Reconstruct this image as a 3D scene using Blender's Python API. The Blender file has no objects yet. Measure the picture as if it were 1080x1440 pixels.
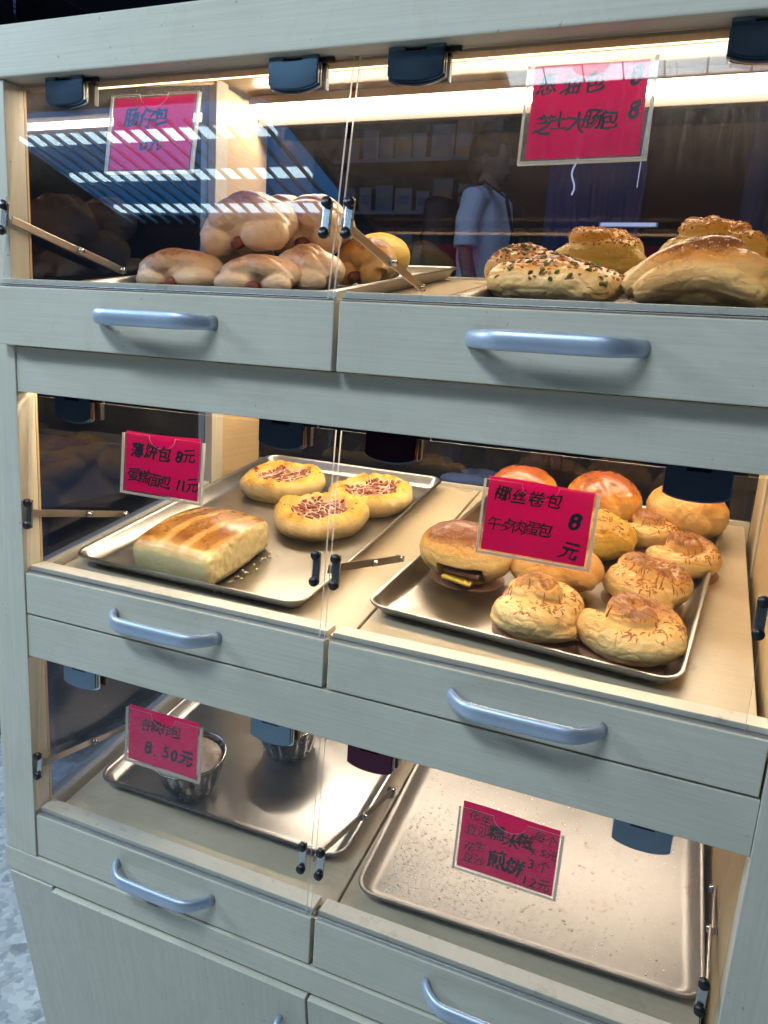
import bpy, bmesh, math, random
from mathutils import Vector, Matrix, noise
from mathutils.bvhtree import BVHTree
random.seed(7)
S = bpy.context.scene
C = S.collection
PI = math.pi

# ---------------------------------------------------------------- camera
cam = bpy.data.objects.new('camera', bpy.data.cameras.new('camera')); C.objects.link(cam)
R_ = Vector((0.92203007, 0.38181066, 0.06388413)); U_ = Vector((-0.14146978, 0.17871928, 0.97367639)); F_ = Vector((-0.3603427, 0.90679658, -0.21879922))
cam.matrix_world = Matrix(((R_.x, U_.x, -F_.x, 0.87973), (R_.y, U_.y, -F_.y, -0.79205), (R_.z, U_.z, -F_.z, 0.22031), (0, 0, 0, 1)))
cam.data.sensor_fit = 'HORIZONTAL'; cam.data.sensor_width = 36; cam.data.lens = 36 * 1057.87 / 1080
cam.data.clip_start = 0.02; cam.data.clip_end = 100
S.camera = cam
# ---------------------------------------------------------------- world and exposure
W = bpy.data.worlds.new('World'); S.world = W; W.use_nodes = True
W.node_tree.nodes['Background'].inputs[0].default_value = (0.30, 0.42, 0.60, 1)
W.node_tree.nodes['Background'].inputs[1].default_value = 0.085
S.view_settings.view_transform = 'Standard'; S.view_settings.look = 'None'; S.view_settings.gamma = 1; S.view_settings.exposure = 0
S.cycles.max_bounces = 10; S.cycles.transparent_max_bounces = 24; S.cycles.diffuse_bounces = 4; S.cycles.glossy_bounces = 4
S.cycles.sample_clamp_indirect = 4; S.cycles.caustics_reflective = False; S.cycles.caustics_refractive = False
# ---------------------------------------------------------------- a ceiling lamp and added fill lights outside the picture
def area(name, loc, to, sx, sy, watts, col):
    l = bpy.data.lights.new(name, 'AREA'); l.shape = 'RECTANGLE'; l.size = sx; l.size_y = sy; l.energy = watts; l.color = col
    o = bpy.data.objects.new(name, l); C.objects.link(o); o.location = loc
    o.rotation_euler = (Vector(to) - Vector(loc)).to_track_quat('-Z', 'Y').to_euler(); return o
area('ceiling_lamp_light', (-0.30, -1.95, 2.55), (0.35, 0, -0.1), 1.3, 0.5, 66, (0.68, 0.85, 0.97))
area('floor_fill_light', (-2.6, -0.6, 1.6), (-1.2, 0.2, -1.2), 1.4, 0.5, 85, (0.62, 0.82, 1.0))  # added to brighten the floor on the left
area('back_shop_fill', (0.6, 1.9, 1.9), (-0.1, 3.0, 0.3), 1.2, 0.4, 10, (0.50, 0.68, 1.0))  # added to light the things behind the back glass

# ================================================================ materials
def new(name):
    m = bpy.data.materials.new(name); m.use_nodes = True; nt = m.node_tree
    return m, nt, nt.nodes['Principled BSDF'], nt.nodes['Material Output']
def N(nt, t, **k):
    n = nt.nodes.new(t)
    for a, b in k.items():
        if a.startswith('i_'): n.inputs[a[2:].replace('_', ' ')].default_value = b
        else: setattr(n, a, b)
    return n
def ramp(nt, fac, stops):
    r = nt.nodes.new('ShaderNodeValToRGB'); e = r.color_ramp.elements
    while len(e) < len(stops): e.new(0.5)
    for i, (p, c) in enumerate(stops): e[i].position = p; e[i].color = (*c, 1) if len(c) == 3 else c
    nt.links.new(fac, r.inputs[0]); return r
def coords(nt, scale=(1, 1, 1), kind='Object'):
    tc = nt.nodes.new('ShaderNodeTexCoord'); mp = nt.nodes.new('ShaderNodeMapping'); mp.inputs['Scale'].default_value = scale
    nt.links.new(tc.outputs[kind], mp.inputs[0]); return mp.outputs[0]
def noise_n(nt, vec, scale, detail=4, rough=0.6, dist=0):
    n = N(nt, 'ShaderNodeTexNoise', i_Scale=scale, i_Detail=detail, i_Roughness=rough, i_Distortion=dist)
    nt.links.new(vec, n.inputs['Vector']); return n.outputs['Fac']
def bump(nt, h, strength, dist, pr):
    b = N(nt, 'ShaderNodeBump', i_Strength=strength, i_Distance=dist); nt.links.new(h, b.inputs['Height']); nt.links.new(b.outputs[0], pr.inputs['Normal']); return b
def simple(name, col, rough=0.5, metal=0.0, **k):
    m, nt, p, o = new(name); p.inputs['Base Color'].default_value = (*col, 1); p.inputs['Roughness'].default_value = rough; p.inputs['Metallic'].default_value = metal
    for a, b in k.items(): p.inputs[a.replace('_', ' ')].default_value = b
    return m
def emis(name, col, s):
    m, nt, p, o = new(name); nt.nodes.remove(p); e = N(nt, 'ShaderNodeEmission'); e.inputs[0].default_value = (*col, 1); e.inputs[1].default_value = s
    nt.links.new(e.outputs[0], o.inputs[0]); return m

def laminate(name, base, dark, axis, rough=0.42, amt=1.0, wear=0.0):
    """pale wood-print laminate, fine grain along one axis"""
    m, nt, p, o = new(name)
    sc = {'x': (2.2, 90, 130), 'y': (60, 1.6, 60), 'z': (110, 90, 2.0)}[axis]
    v = coords(nt, sc); g = noise_n(nt, v, 3.0, 5, 0.65, 0.4)
    big = noise_n(nt, coords(nt, (1, 1, 1)), 5.0, 3, 0.5)
    r = ramp(nt, g, [(0.32, tuple(b * 0.6 + d * 0.4 for b, d in zip(base, dark))), (0.62, base)])
    r2 = ramp(nt, big, [(0.30, (0.90, 0.90, 0.89)), (0.65, (1, 1, 1))])
    mx = N(nt, 'ShaderNodeMix', data_type='RGBA', blend_type='MULTIPLY'); mx.inputs[0].default_value = 0.8
    nt.links.new(r.outputs[0], mx.inputs[6]); nt.links.new(r2.outputs[0], mx.inputs[7])
    col = mx.outputs[2]
    if wear > 0:
        w = noise_n(nt, coords(nt, (14, 14, 14)), 2.4, 6, 0.75)
        wr = ramp(nt, w, [(0.56, (0, 0, 0)), (0.68, (1, 1, 1))])
        ml = N(nt, 'ShaderNodeMath', operation='MULTIPLY'); ml.inputs[1].default_value = wear; nt.links.new(wr.outputs[0], ml.inputs[0])
        m2 = N(nt, 'ShaderNodeMix', data_type='RGBA'); m2.inputs[7].default_value = (0.34, 0.29, 0.22, 1)
        nt.links.new(ml.outputs[0], m2.inputs[0]); nt.links.new(col, m2.inputs[6]); col = m2.outputs[2]
    nt.links.new(col, p.inputs['Base Color'])
    sm_ = noise_n(nt, coords(nt, (3.0, 3.0, 3.0)), 4.2, 6, 0.72, 1.4); sr = ramp(nt, sm_, [(0.52, (1, 1, 1)), (0.60, (0.90, 0.885, 0.86)), (0.70, (0.97, 0.97, 0.96))])
    m3 = N(nt, 'ShaderNodeMix', data_type='RGBA', blend_type='MULTIPLY'); m3.inputs[0].default_value = 0.35; nt.links.new(col, m3.inputs[6]); nt.links.new(sr.outputs[0], m3.inputs[7]); col = m3.outputs[2]
    fl = noise_n(nt, coords(nt, (1, 1, 1)), 120, 2, 0.5); fr = ramp(nt, fl, [(0.735, (1, 1, 1)), (0.76, (0.62, 0.57, 0.50))])
    m4 = N(nt, 'ShaderNodeMix', data_type='RGBA', blend_type='MULTIPLY'); m4.inputs[0].default_value = 0.8; nt.links.new(col, m4.inputs[6]); nt.links.new(fr.outputs[0], m4.inputs[7]); col = m4.outputs[2]
    nt.links.new(col, p.inputs['Base Color'])
    rr = ramp(nt, big, [(0.3, (rough - .08,) * 3), (0.7, (rough + .1,) * 3)]); nt.links.new(rr.outputs[0], p.inputs['Roughness'])
    bump(nt, g, 0.05 * amt, 0.0008, p)
    return m
CREAM = (0.71, 0.67, 0.56); CREAMD = (0.52, 0.48, 0.38)
lam_x = laminate('cream_laminate', CREAM, CREAMD, 'x')
lam_z = laminate('cream_laminate_upright', CREAM, CREAMD, 'z')
lam_shelf = laminate('shelf_laminate', (0.70, 0.57, 0.39), (0.60, 0.48, 0.32), 'x', 0.33, wear=0.10)
lam_strip = laminate('worn_edge_laminate', (0.78, 0.72, 0.60), (0.66, 0.60, 0.49), 'x', 0.5, wear=0.55)
wood_post = laminate('bare_pine', (0.66, 0.47, 0.25), (0.52, 0.35, 0.17), 'z', 0.5)
wood_y = laminate('bare_pine_side', (0.70, 0.52, 0.30), (0.52, 0.37, 0.20), 'y', 0.5)
ceil_wood = laminate('warm_ceiling_panel', (0.46, 0.34, 0.20), (0.36, 0.25, 0.14), 'x', 0.4)

def glassy(name, tint, f0, boost, dust=0.0, dusttint=(0.9, 0.88, 0.85), dscale=1.0, rough=0.0, scratch=True, topfade=None):
    m, nt, p, o = new(name); nt.nodes.remove(p); L = nt.links
    ge = N(nt, 'ShaderNodeNewGeometry'); dp = N(nt, 'ShaderNodeVectorMath', operation='DOT_PRODUCT')
    L.new(ge.outputs['Incoming'], dp.inputs[0]); L.new(ge.outputs['Normal'], dp.inputs[1])
    def M(op, a, b=None):
        n = N(nt, 'ShaderNodeMath', operation=op)
        for i, q in enumerate((a, b)):
            if q is None: continue
            if isinstance(q, (int, float)): n.inputs[i].default_value = q
            else: L.new(q, n.inputs[i])
        return n.outputs[0]
    c = M('ABSOLUTE', dp.outputs['Value']); s = M('POWER', M('SUBTRACT', 1.0, c), 5.0)
    f = M('MINIMUM', M('MULTIPLY', M('ADD', M('MULTIPLY', s, 1 - f0), f0), boost), 1.0)
    tr = N(nt, 'ShaderNodeBsdfTransparent'); tr.inputs[0].default_value = (*tint, 1)
    gl = N(nt, 'ShaderNodeBsdfGlossy'); gl.inputs['Roughness'].default_value = rough
    mx = N(nt, 'ShaderNodeMixShader'); L.new(f, mx.inputs[0]); L.new(tr.outputs[0], mx.inputs[1]); L.new(gl.outputs[0], mx.inputs[2])
    out = mx.outputs[0]
    if dust > 0:
        v = coords(nt, (1, 1, 1)); a = noise_n(nt, v, 6 * dscale, 3, 0.6); b = noise_n(nt, coords(nt, (90, 90, 30)), 1.6, 5, 0.8)
        st = noise_n(nt, coords(nt, (260, 20, 16)), 1.0, 4, 0.7, 1.5)
        spk = noise_n(nt, coords(nt, (1, 1, 1)), 330, 2, 0.5)
        ra = ramp(nt, a, [(0.35, (0.25,) * 3), (0.7, (1,) * 3)]); rb = ramp(nt, b, [(0.42, (0.25,) * 3), (0.75, (1,) * 3)])
        rs = ramp(nt, st, [(0.55, (0,) * 3), (0.72, (0.8,) * 3)]); rk = ramp(nt, spk, [(0.66, (0,) * 3), (0.72, (1.6,) * 3)])
        d = M('MULTIPLY', M('ADD', M('ADD', rb.outputs[0], rs.outputs[0]), rk.outputs[0]), ra.outputs[0])
        if topfade:                                     # dust thickened towards the upper edge to give the haze around the tube
            tc = N(nt, 'ShaderNodeTexCoord'); sx = N(nt, 'ShaderNodeSeparateXYZ'); L.new(tc.outputs['Object'], sx.inputs[0])
            mr = N(nt, 'ShaderNodeMapRange'); mr.inputs[1].default_value = topfade[0]; mr.inputs[2].default_value = topfade[1]; mr.inputs[3].default_value = 0.02; mr.inputs[4].default_value = 1.0
            L.new(sx.outputs['Z'], mr.inputs[0]); d = M('MULTIPLY', d, mr.outputs[0])
        d = M('MINIMUM', M('MULTIPLY', d, dust), 0.6)
        df = N(nt, 'ShaderNodeBsdfDiffuse'); df.inputs[0].default_value = (*dusttint, 1)
        tl = N(nt, 'ShaderNodeBsdfTranslucent'); tl.inputs[0].default_value = (*dusttint, 1)
        m2 = N(nt, 'ShaderNodeMixShader'); m2.inputs[0].default_value = 0.65; L.new(df.outputs[0], m2.inputs[1]); L.new(tl.outputs[0], m2.inputs[2])
        m3 = N(nt, 'ShaderNodeMixShader'); L.new(d, m3.inputs[0]); L.new(out, m3.inputs[1]); L.new(m2.outputs[0], m3.inputs[2]); out = m3.outputs[0]
    L.new(out, o.inputs[0]); return m
acrylic_dusty = glassy('dusty_acrylic', (0.965, 0.97, 0.98), 0.04, 1.0, 0.15, (0.95, 0.9, 0.85), topfade=(-0.15, -0.01))
acrylic = glassy('clear_acrylic', (0.97, 0.975, 0.98), 0.04, 0.7, 0.012)
side_glass = glassy('side_glass', (0.55, 0.58, 0.68), 0.05, 1.3, 0.004)
back_glass = glassy('tinted_back_glass', (0.50, 0.52, 0.60), 0.05, 1.1, 0.003, (0.45, 0.52, 0.70))
holder_clear = glassy('sign_acrylic', (0.975, 0.975, 0.975), 0.04, 0.9, 0.02)
holder_scuffed = glassy('scuffed_sign_acrylic', (0.96, 0.96, 0.96), 0.04, 1.0, 0.12)
def edge_mat(name, col, e=0.35):
    m, nt, p, o = new(name); nt.nodes.remove(p); L = nt.links
    df = N(nt, 'ShaderNodeBsdfDiffuse'); df.inputs[0].default_value = (*col, 1); tl = N(nt, 'ShaderNodeBsdfTranslucent'); tl.inputs[0].default_value = (*col, 1)
    gl = N(nt, 'ShaderNodeBsdfGlossy'); gl.inputs['Roughness'].default_value = 0.2; tr = N(nt, 'ShaderNodeBsdfTransparent')
    a = N(nt, 'ShaderNodeMixShader'); a.inputs[0].default_value = 0.6; L.new(df.outputs[0], a.inputs[1]); L.new(tl.outputs[0], a.inputs[2])
    b = N(nt, 'ShaderNodeMixShader'); b.inputs[0].default_value = 0.12; L.new(a.outputs[0], b.inputs[1]); L.new(gl.outputs[0], b.inputs[2])
    c = N(nt, 'ShaderNodeMixShader'); c.inputs[0].default_value = e; L.new(b.outputs[0], c.inputs[1]); L.new(tr.outputs[0], c.inputs[2])
    L.new(c.outputs[0], o.inputs[0]); return m
acr_edge = edge_mat('acrylic_edge', (0.82, 0.80, 0.78), 0.25)  # pale colour stands in for light piped out at the edges
holder_edge = edge_mat('holder_edge', (0.85, 0.83, 0.78), 0.3)

def metal(name, col, r0, r1, streak=(4, 160, 4), bmp=0.06, stain=None, ns=2.5):
    m, nt, p, o = new(name); p.inputs['Metallic'].default_value = 1
    g = noise_n(nt, coords(nt, streak), ns, 5, 0.7); big = noise_n(nt, coords(nt), 9, 4, 0.65, 0.6)
    r = ramp(nt, big, [(0.3, tuple(c * 0.82 for c in col)), (0.7, col)])
    col_out = r.outputs[0]
    if stain:
        w = noise_n(nt, coords(nt), stain[0], 6, 0.7, 1.0); wr = ramp(nt, w, [(stain[1], (0, 0, 0)), (stain[1] + .09, (1, 1, 1))])
        m2 = N(nt, 'ShaderNodeMix', data_type='RGBA'); m2.inputs[7].default_value = (*stain[2], 1)
        nt.links.new(wr.outputs[0], m2.inputs[0]); nt.links.new(col_out, m2.inputs[6]); col_out = m2.outputs[2]
    nt.links.new(col_out, p.inputs['Base Color'])
    ad = N(nt, 'ShaderNodeMath', operation='MULTIPLY_ADD'); ad.inputs[1].default_value = r1 - r0; ad.inputs[2].default_value = r0
    mm = N(nt, 'ShaderNodeMath', operation='MULTIPLY'); mm.inputs[1].default_value = 1.0
    av = N(nt, 'ShaderNodeMath', operation='ADD'); nt.links.new(g, av.inputs[0]); nt.links.new(big, av.inputs[1])
    hv = N(nt, 'ShaderNodeMath', operation='MULTIPLY'); hv.inputs[1].default_value = 0.5; nt.links.new(av.outputs[0], hv.inputs[0])
    nt.links.new(hv.outputs[0], ad.inputs[0]); nt.links.new(ad.outputs[0], p.inputs['Roughness'])
    bump(nt, g, bmp, 0.0006, p); return m
tray_metal = metal('aluminium_tray', (0.54, 0.52, 0.49), 0.20, 0.44, (5, 60, 5), 0.002)
tray_greasy = metal('greasy_aluminium_tray', (0.40, 0.375, 0.35), 0.32, 0.54, (5, 60, 5), 0.004, (26, 0.62, (0.26, 0.18, 0.12)))
handle_metal = metal('satin_blue_aluminium', (0.54, 0.63, 0.78), 0.34, 0.50, (8, 200, 200), 0.04)
handle_metal.node_tree.nodes['Principled BSDF'].inputs['Metallic'].default_value = 0.55
steel = metal('bright_steel', (0.62, 0.62, 0.62), 0.14, 0.32, (60, 60, 60), 0.04)
rod_steel = metal('stay_steel', (0.50, 0.44, 0.38), 0.22, 0.45, (4, 300, 300), 0.05)
clip_metal = metal('dark_hinge_plate', (0.20, 0.27, 0.34), 0.10, 0.24, (20, 20, 20), 0.02)
clip_maroon = metal('maroon_hinge_plate', (0.10, 0.035, 0.06), 0.12, 0.25, (20, 20, 20), 0.02)
clip_edge = simple('chrome_rim', (0.75, 0.78, 0.8), 0.12, 1.0)
black = simple('black_rubber', (0.012, 0.012, 0.014), 0.35)
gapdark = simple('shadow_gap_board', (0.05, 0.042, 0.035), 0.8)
cup_metal = metal('fluted_mould_metal', (0.36, 0.36, 0.38), 0.16, 0.38, (14, 14, 14), 0.05, (30, 0.64, (0.12, 0.09, 0.07)))
cup_rim = simple('mould_rim', (0.8, 0.76, 0.66), 0.2, 1.0)

def bread_mat(name, pale, gold, brown, rough=0.42, coat=0.15, wr=1.0, sss=0.12):
    m, nt, p, o = new(name); L = nt.links
    at = N(nt, 'ShaderNodeAttribute', attribute_name='toast')
    n1 = noise_n(nt, coords(nt), 28, 6, 0.65, 0.5); n2 = noise_n(nt, coords(nt), 160, 3, 0.6)
    a = N(nt, 'ShaderNodeMath', operation='MULTIPLY_ADD'); a.inputs[1].default_value = 0.34; L.new(n1, a.inputs[0]); L.new(at.outputs['Fac'], a.inputs[2])
    b = N(nt, 'ShaderNodeMath', operation='MULTIPLY_ADD'); b.inputs[1].default_value = 0.10; L.new(n2, b.inputs[0]); L.new(a.outputs[0], b.inputs[2])
    n3 = noise_n(nt, coords(nt), 75, 5, 0.75, 0.8); k3 = ramp(nt, n3, [(0.50, (0, 0, 0)), (0.62, (1, 1, 1))])
    k4 = N(nt, 'ShaderNodeMapRange'); k4.inputs[1].default_value = 0.30; k4.inputs[2].default_value = 0.75; k4.inputs[3].default_value = 0.0; k4.inputs[4].default_value = 0.24; L.new(at.outputs['Fac'], k4.inputs[0])
    k5 = N(nt, 'ShaderNodeMath', operation='MULTIPLY_ADD'); L.new(k3.outputs[0], k5.inputs[0]); L.new(k4.outputs[0], k5.inputs[1]); L.new(b.outputs[0], k5.inputs[2])
    s = N(nt, 'ShaderNodeMath', operation='SUBTRACT'); s.inputs[1].default_value = 0.22; L.new(k5.outputs[0], s.inputs[0])
    mid = tuple((x + y) / 2 for x, y in zip(pale, gold))
    r = ramp(nt, s.outputs[0], [(0.05, pale), (0.35, mid), (0.62, gold), (1.0, brown)])
    L.new(r.outputs[0], p.inputs['Base Color']); p.inputs['Roughness'].default_value = rough
    p.inputs['Subsurface Weight'].default_value = sss; p.inputs['Subsurface Radius'].default_value = (0.012, 0.006, 0.002); p.inputs['Subsurface Scale'].default_value = 0.2
    p.inputs['Coat Weight'].default_value = coat; p.inputs['Coat Roughness'].default_value = 0.25
    w = noise_n(nt, coords(nt, (1, 1, 1)), 60, 8, 0.70, 1.6); w2 = noise_n(nt, coords(nt, (1, 1, 2.4)), 300, 3, 0.6, 0.5)
    ws = N(nt, 'ShaderNodeMath', operation='MULTIPLY_ADD'); ws.inputs[1].default_value = 0.22; L.new(w2, ws.inputs[0]); L.new(w, ws.inputs[2])
    bump(nt, ws.outputs[0], 0.60 * wr, 0.0035, p)
    rg = ramp(nt, n1, [(0.35, (max(rough - 0.12, 0.12),) * 3), (0.65, (rough + 0.12,) * 3)]); L.new(rg.outputs[0], p.inputs['Roughness']); return m
bread_plain = bread_mat('baked_bun', (0.98, 0.70, 0.30), (0.86, 0.42, 0.09), (0.26, 0.075, 0.014), 0.38, 0.35)
bread_soft = bread_mat('soft_pale_bun', (0.96, 0.76, 0.54), (0.80, 0.50, 0.29), (0.38, 0.16, 0.07), 0.42, 0.35, 0.7)
bread_gold = bread_mat('egg_washed_bun', (0.95, 0.64, 0.18), (0.86, 0.34, 0.03), (0.38, 0.085, 0.008), 0.30, 0.7, 0.7)
bread_yellow = bread_mat('yellow_bun', (0.97, 0.76, 0.20), (0.95, 0.52, 0.04), (0.50, 0.17, 0.02), 0.42, 0.15, 1.6)
bread_pizza = bread_mat('pizza_crust', (0.92, 0.68, 0.32), (0.92, 0.52, 0.06), (0.40, 0.13, 0.015), 0.5, 0.05, 1.2)
bread_slab = bread_mat('glazed_slab', (0.96, 0.78, 0.38), (0.64, 0.30, 0.05), (0.26, 0.08, 0.01), 0.28, 0.8, 0.5)
crumb_face = bread_mat('torn_crumb', (0.84, 0.70, 0.42), (0.78, 0.60, 0.32), (0.6, 0.4, 0.2), 0.8, 0.0, 3.0)
ham = simple('ham', (0.66, 0.22, 0.18), 0.35, 0, Subsurface_Weight=0.15)
sausage = simple('sausage', (0.20, 0.045, 0.022), 0.28)
egg = simple('omelette', (0.85, 0.66, 0.10), 0.45)
pork = simple('luncheon_meat', (0.30, 0.14, 0.10), 0.4)
floss = simple('toasted_shreds', (0.48, 0.20, 0.07), 0.5)
floss2 = simple('golden_shreds', (0.66, 0.34, 0.10), 0.5)
sesame = simple('sesame', (0.86, 0.72, 0.46), 0.5)
scallion = simple('scallion', (0.08, 0.13, 0.02), 0.5)
tomato = simple('tomato_meat', (0.26, 0.035, 0.018), 0.4)
tomato2 = simple('bacon_bit', (0.42, 0.15, 0.09), 0.4)
mayo = simple('mayonnaise', (0.86, 0.68, 0.54), 0.35)
liner = simple('paper_liner', (0.30, 0.17, 0.11), 0.6)
sugar = simple('pale_crumb', (0.96, 0.90, 0.78), 0.6)
browncrumb = simple('brown_crumb', (0.22, 0.11, 0.05), 0.7)

def paper(name, col):
    m, nt, p, o = new(name); nt.nodes.remove(p); L = nt.links
    n = noise_n(nt, coords(nt), 14, 3, 0.5); r = ramp(nt, n, [(0.3, tuple(c * 0.93 for c in col)), (0.7, col)])
    df = N(nt, 'ShaderNodeBsdfDiffuse'); tl = N(nt, 'ShaderNodeBsdfTranslucent'); L.new(r.outputs[0], df.inputs[0]); L.new(r.outputs[0], tl.inputs[0])
    a = N(nt, 'ShaderNodeMixShader'); a.inputs[0].default_value = 0.66; L.new(df.outputs[0], a.inputs[1]); L.new(tl.outputs[0], a.inputs[2])
    L.new(a.outputs[0], o.inputs[0]); return m
pink = paper('magenta_card', (1.0, 0.010, 0.30))
ink = simple('black_ink', (0.012, 0.012, 0.03), 0.5)
led = emis('led_tube_glow', (1.0, 0.79, 0.54), 84.0)
led_top = emis('led_tube_glow_top', (1.0, 0.84, 0.62), 74.0)
led_low = emis('led_tube_glow_low', (1.0, 0.84, 0.66), 66.0)
led_dim = emis('led_strip_dim', (1.0, 0.82, 0.58), 34.0)
led_front = emis('led_strip_glow', (1.0, 0.79, 0.52), 60.0)
lamp_glow = emis('cool_tube_glow', (0.62, 0.86, 1.0), 14.0)
lamp_body = emis('lamp_reflector_glow', (0.05, 0.30, 0.80), 2.8)  # emission standing in for tube light bouncing inside the fixture
strip_glow = emis('ceiling_strip_glow', (0.78, 0.93, 1.0), 9.0)
thin_glow = emis('thin_tube_glow', (0.75, 0.85, 1.0), 2.2)
white_metal = simple('white_enamel', (0.7, 0.72, 0.75), 0.4)

# ================================================================ object helpers
def obj(name, me, mat, parent=None, M=None):
    o = bpy.data.objects.new(name, me); C.objects.link(o)
    if mat is not None and len(me.materials) == 0:
        for mm in (mat if isinstance(mat, (list, tuple)) else (mat,)): me.materials.append(mm)
    if parent is not None: o.parent = parent
    if M is not None: o.matrix_basis = M
    return o
def tag(o, label, cat, group=None, kind=None):
    if label: o['label'] = label
    if cat: o['category'] = cat
    if group: o['group'] = group
    if kind: o['kind'] = kind
    return o
def empty(name, M, label, cat, group=None):
    o = bpy.data.objects.new(name, None); C.objects.link(o); o.matrix_basis = M; o.empty_display_size = 0.03
    return tag(o, label, cat, group)
def mesh(bm, smooth=True, name='mesh'):
    me = bpy.data.meshes.new(name); bm.to_mesh(me); bm.free()
    if smooth:
        for p in me.polygons: p.use_smooth = True
    return me
def wn(o, ang=math.radians(35)):
    """smooth by angle through sharp edges"""
    me = o.data; bm = bmesh.new(); bm.from_mesh(me)
    for e in bm.edges:
        e.smooth = not (len(e.link_faces) == 2 and e.calc_face_angle(0) > ang)
    bm.to_mesh(me); bm.free(); return o
def box_bm(bm, x0, x1, y0, y1, z0, z1, bev=0.0, M=None, seg=2):
    vs = bmesh.ops.create_cube(bm, size=1)['verts']
    for v in vs: v.co = Vector(((x0 + x1) / 2 + v.co.x * (x1 - x0), (y0 + y1) / 2 + v.co.y * (y1 - y0), (z0 + z1) / 2 + v.co.z * (z1 - z0)))
    if bev > 0:
        es = list({e for v in vs for e in v.link_edges})
        r = bmesh.ops.bevel(bm, geom=es, offset=bev, segments=seg, affect='EDGES', profile=0.6)
        vs = list({v for f in r['faces'] for v in f.verts} | {v for v in vs if v.is_valid})
    if M is not None:
        for v in vs: v.co = M @ v.co
    return vs
def box(name, x0, x1, y0, y1, z0, z1, mat, parent=None, bev=0.0012, M=None, seg=2):
    bm = bmesh.new(); box_bm(bm, x0, x1, y0, y1, z0, z1, bev, None, seg)
    o = obj(name, mesh(bm, False), mat, parent, M); return o
def tube_bm(bm, pts, rad, n=10, caps=True, prof=None, up=Vector((0, 0, 1))):
    """sweep a circle (or a flat profile (w,h)) along points; rad a number or list"""
    rings = []; P = [Vector(p) for p in pts]
    T0 = (P[1] - P[0]).normalized(); ref = up if abs(T0.dot(up)) < 0.95 else Vector((1, 0, 0))
    nrm = (ref - T0 * ref.dot(T0)).normalized()
    for i, p in enumerate(P):
        T = (P[min(i + 1, len(P) - 1)] - P[max(i - 1, 0)]).normalized()
        nrm = (nrm - T * nrm.dot(T)).normalized(); b = T.cross(nrm)
        r = rad[i] if isinstance(rad, (list, tuple)) else rad
        ring = []
        for k in range(n):
            a = 2 * PI * k / n
            if prof: cx, cy = prof[0] * math.cos(a), prof[1] * math.sin(a)
            else: cx, cy = r * math.cos(a), r * math.sin(a)
            ring.append(bm.verts.new(p + b * cx + nrm * cy))
        rings.append(ring)
    for i in range(len(rings) - 1):
        for k in range(n): bm.faces.new((rings[i][k], rings[i][(k + 1) % n], rings[i + 1][(k + 1) % n], rings[i + 1][k]))
    if caps: bm.faces.new(rings[0][::-1]); bm.faces.new(rings[-1])
    return [v for r in rings for v in r]
def ell_bm(bm, c, r, rot=(0, 0, 0), sub=3):
    from mathutils import Euler
    m = Matrix.Translation(c) @ Euler(rot).to_matrix().to_4x4() @ Matrix.Diagonal((*r, 1))
    return bmesh.ops.create_icosphere(bm, subdivisions=sub, radius=1, matrix=m)['verts']
def prism_bm(bm, outline, t0, t1, axis='y', bev=0.0):
    """closed outline of (a,b) pairs; extruded along axis from t0 to t1"""
    mk = {'y': lambda a, b, t: Vector((a, t, b)), 'z': lambda a, b, t: Vector((a, b, t)), 'x': lambda a, b, t: Vector((t, a, b))}[axis]
    v0 = [bm.verts.new(mk(a, b, t0)) for a, b in outline]; v1 = [bm.verts.new(mk(a, b, t1)) for a, b in outline]; n = len(outline)
    f = [bm.faces.new(v0), bm.faces.new(v1[::-1])]
    for i in range(n): f.append(bm.faces.new((v0[i], v1[i], v1[(i + 1) % n], v0[(i + 1) % n])))
    bmesh.ops.recalc_face_normals(bm, faces=f)
    if bev > 0: bmesh.ops.bevel(bm, geom=[e for e in f[0].edges] + [e for e in f[1].edges], offset=bev, segments=2, affect='EDGES')
    return f
def dup(o, **kw):
    c = o.copy(); C.objects.link(c)
    for k, v in kw.items(): setattr(c, k, v)
    return c
T_ = Matrix.Translation
def RX(a): return Matrix.Rotation(a, 4, 'X')
def RZ(a): return Matrix.Rotation(a, 4, 'Z')
def RY(a): return Matrix.Rotation(a, 4, 'Y')

# ================================================================ the display cabinet
SL = 0.166; TILT = math.atan(SL)
LEDGE = {1: 0.262, 2: -0.145, 3: -0.550}       # top of each drawer front
SH0 = {1: 0.241, 2: -0.157, 3: -0.562}         # shelf surface extended to y = 0
RAILB = {1: 0.5204, 2: 0.1211, 3: -0.2771}     # underside of the rail over each opening
FLOOR = -1.25; XR = 1.0; YB = 0.645
def shelf(t, x, y, h=0.0): return Vector((x, y, SH0[t] + SL * y + h))
def on_shelf(t, x, y, rz=0, h=0.0): return T_(shelf(t, x, y, h)) @ RX(TILT) @ RZ(rz)

cab = empty('display_cabinet', T_((0.5, 0, FLOOR)), 'tall cream three-tier bakery display cabinet with acrylic flaps and lit shelves', 'display cabinet')
CI = Matrix.Translation((-0.5, 0, -FLOOR))       # children are authored in world coordinates
def part(name, me_or_bm, mat, M=None, smooth=False):
    me = me_or_bm if isinstance(me_or_bm, bpy.types.Mesh) else mesh(me_or_bm, smooth)
    return obj(name, me, mat, cab, CI @ M if M is not None else CI.copy())
def pbox(name, *a, mat=None, bev=0.0012, parent=None):
    bm = bmesh.new(); box_bm(bm, *a, bev); me = mesh(bm, False)
    if parent is not None: return obj(name, me, mat, parent)
    return part(name, me, mat)
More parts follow.
